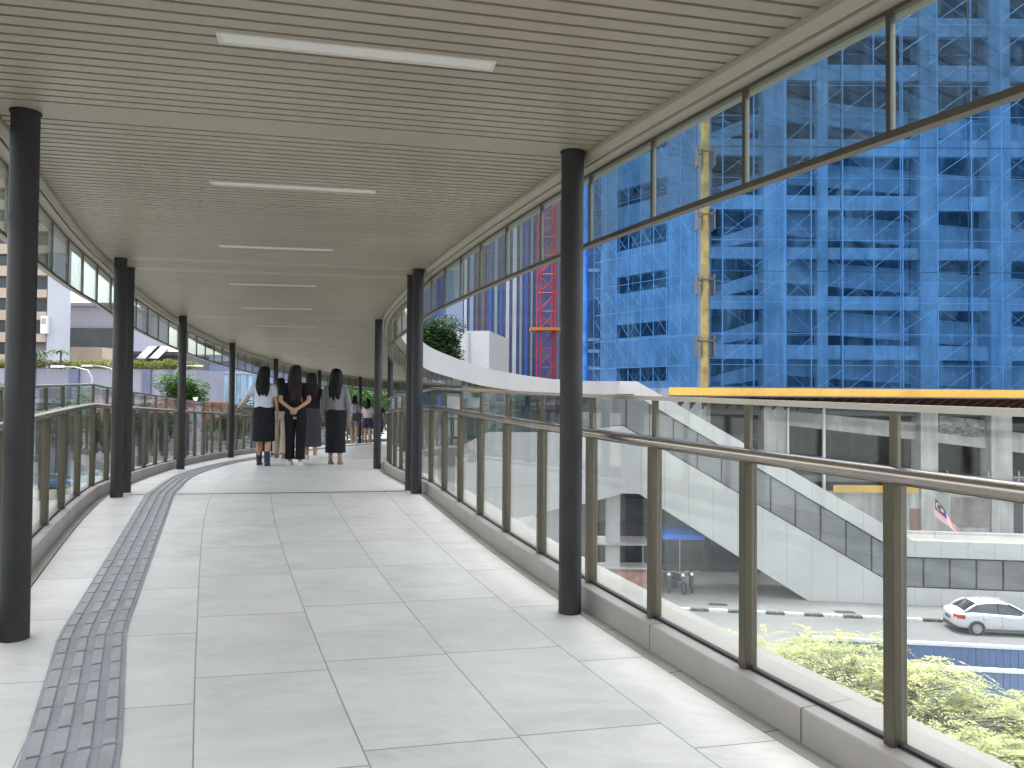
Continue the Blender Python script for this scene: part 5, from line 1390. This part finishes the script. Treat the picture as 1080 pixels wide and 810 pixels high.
    for i,(zz,rx,ry,cy) in enumerate(prof):
        row=[]
        for q in range(n):
            a=2*PI*q/n; st=1+(.05*math.sin(7*a+ph[0]+i*.22)+.04*math.sin(13*a+ph[1]-i*.17)+.03*math.sin(3*a+i*.5+ph[3]))*(1 if i>3 else .4)
            lk=max(0,(i-7)/len(prof)); st*=1+lk*(.16*math.sin(5*a+ph[1])+.12*math.sin(11*a+ph[2]))
            row.append(T(rx*math.cos(a)*st+.010*math.sin(i*.55+ph[2])+.012*lk*math.sin(ph[3]),cy+ry*math.sin(a)*st,zz+ (0 if i<len(prof)-4 else .035*math.sin(5*a+ph[3])+.02*math.sin(9*a+ph[0]))))
        rings.append(row)
    mb.loft(rings); mb.build('hair',hm,o,'all')
    return o
def P_(x,y,t=None):
    t=tnear(x,y); return (x,y,fz(t)+.002)
white=cloth('white_blouse_cloth',(.56,.59,.68),.08); black=cloth('black_cloth',(.012,.012,.015)); navyk=cloth('black_skirt_cloth',(.014,.015,.02))
grey=cloth('grey_jacket_cloth',(.20,.20,.21)); char=cloth('charcoal_skirt_cloth',(.05,.05,.058)); tan=cloth('beige_trouser_cloth',(.40,.34,.27)); pink=cloth('pink_top_cloth',(.52,.24,.25)); pale=cloth('pale_pink_cloth',(.58,.48,.55)); lgrey=cloth('light_grey_cloth',(.36,.36,.39)); navy=cloth('navy_shorts_cloth',(.035,.04,.075)); gsh=cloth('grey_shorts_cloth',(.22,.22,.24))
person(P_(-4.12,12.45),10,1.63,'woman in white blouse and black skirt, one hand on the left railing',white,navyk,(HAIR,1.17),'rail','short',.40,'skirt','kn',.15,.92,True)
person(P_(-3.62,12.55),8,1.66,'woman in black top and trousers with hands clasped behind her back',black,black,(HAIRB,1.02),'back','short',None,'trousers','ww',.03)
person(P_(-3.03,12.9),6,1.63,'woman in grey jacket and long black skirt with long black hair',grey,navyk,(HAIR,1.12),'down','jacket',.20,'skirt','ss',.05,.86)
person(P_(-3.93,14.7),8,1.68,'walker in black top and long charcoal skirt, between two nearer walkers',black,char,(HAIRB,1.14),'down','short',.24,'skirt','ww',.09,.95)
person(P_(-4.66,15.1),8,1.60,'walker in beige trousers half hidden behind the white blouse walker',black,tan,(HAIR,1.2),'down','short',None,'trousers','ss',.10)
person(P_(-5.33,16.5),12,1.56,'walker in pink top mostly hidden left of the white blouse walker',pink,black,(HAIR,1.35),'down','short',None,'trousers','kk',.12)
person(P_(-5.40,25.7),0,1.62,'distant walker in light grey top and grey shorts carrying a black bag',lgrey,gsh,(HAIR,1.42),'down','short',None,'shorts','ww',.08,1,False,False)
person(P_(-4.86,25.3),-6,1.52,'distant walker in pale pink top and navy shorts',pale,navy,(HAIR,1.3),'fwd','short',None,'shorts','ww',.06,1,False,False)
person(P_(-4.62,25.9),0,1.52,'distant walker in navy dress mostly behind the right black column',navy,navy,(HAIR,1.3),'down','short',.45,'skirt','ww',.06,.9,False,False)
x,y,z=P_(-5.28,25.55); hb_=thing('handbag','small black handbag hanging at the distant grey walker\'s side','bag',(x,y,z+.78))
mb=MB(); mb.box(x-.15,x+.15,y-.09,y+.03,z+.80,z+1.04); mb.build('pouch',SHOE['k'],hb_,bevel=.03)
mb=MB(); mb.tube([(x-.13,y-.03,z+1.0),(x-.10,y-.10,z+1.25),(x-.02,y-.05,z+1.40)],.012,6); mb.build('strap',SHOE['k'],hb_)

# ================================================================== LIGHT, SKY, CAMERA
ELEV=R_(76); AZ=R_(-14)           # high sun, a little to the left of straight ahead
S.world=bpy.data.worlds.new('World'); S.world.use_nodes=True
wt=S.world.node_tree; bg=wt.nodes['Background']; sky=wt.nodes.new('ShaderNodeTexSky'); sky.sky_type='NISHITA'; sky.sun_disc=False
sky.sun_elevation=ELEV; sky.sun_rotation=AZ; sky.dust_density=5.; sky.air_density=1.2; sky.ozone_density=1.; sky.altitude=0
hs=wt.nodes.new('ShaderNodeHueSaturation'); hs.inputs['Saturation'].default_value=.27; wt.links.new(sky.outputs[0],hs.inputs['Color']); wt.links.new(hs.outputs[0],bg.inputs[0]); bg.inputs[1].default_value=.15
sun=bpy.data.lights.new('sun','SUN'); sun.energy=1.0; sun.angle=R_(20); sun.color=(1,.965,.91)
so=bpy.data.objects.new('sun',sun); C.objects.link(so)
dv=Vector((math.sin(AZ)*math.cos(ELEV),math.cos(AZ)*math.cos(ELEV),math.sin(ELEV)))
so.rotation_euler=dv.to_track_quat('Z','Y').to_euler(); so.location=(0,0,60)
cam=bpy.data.cameras.new('camera'); cam.sensor_width=36; cam.lens=FPX/1080*36; cam.clip_end=3000; cam.clip_start=.05
co=bpy.data.objects.new('camera',cam); C.objects.link(co)
co.matrix_world=Matrix.Translation((0,0,CZ))@Matrix.Rotation(R_(90)+PIT,4,'X')@Matrix.Rotation(ROL,4,'Z')
S.camera=co
S.view_settings.view_transform='Standard'; S.view_settings.look='None'; S.view_settings.gamma=1; S.view_settings.use_curve_mapping=False
S.view_settings.exposure=2.48
S.render.engine='CYCLES'
cy=S.cycles; cy.max_bounces=10; cy.diffuse_bounces=6; cy.glossy_bounces=4; cy.transmission_bounces=4; cy.transparent_max_bounces=32
cy.use_denoising=True; cy.sample_clamp_indirect=8; cy.caustics_reflective=False; cy.caustics_refractive=False
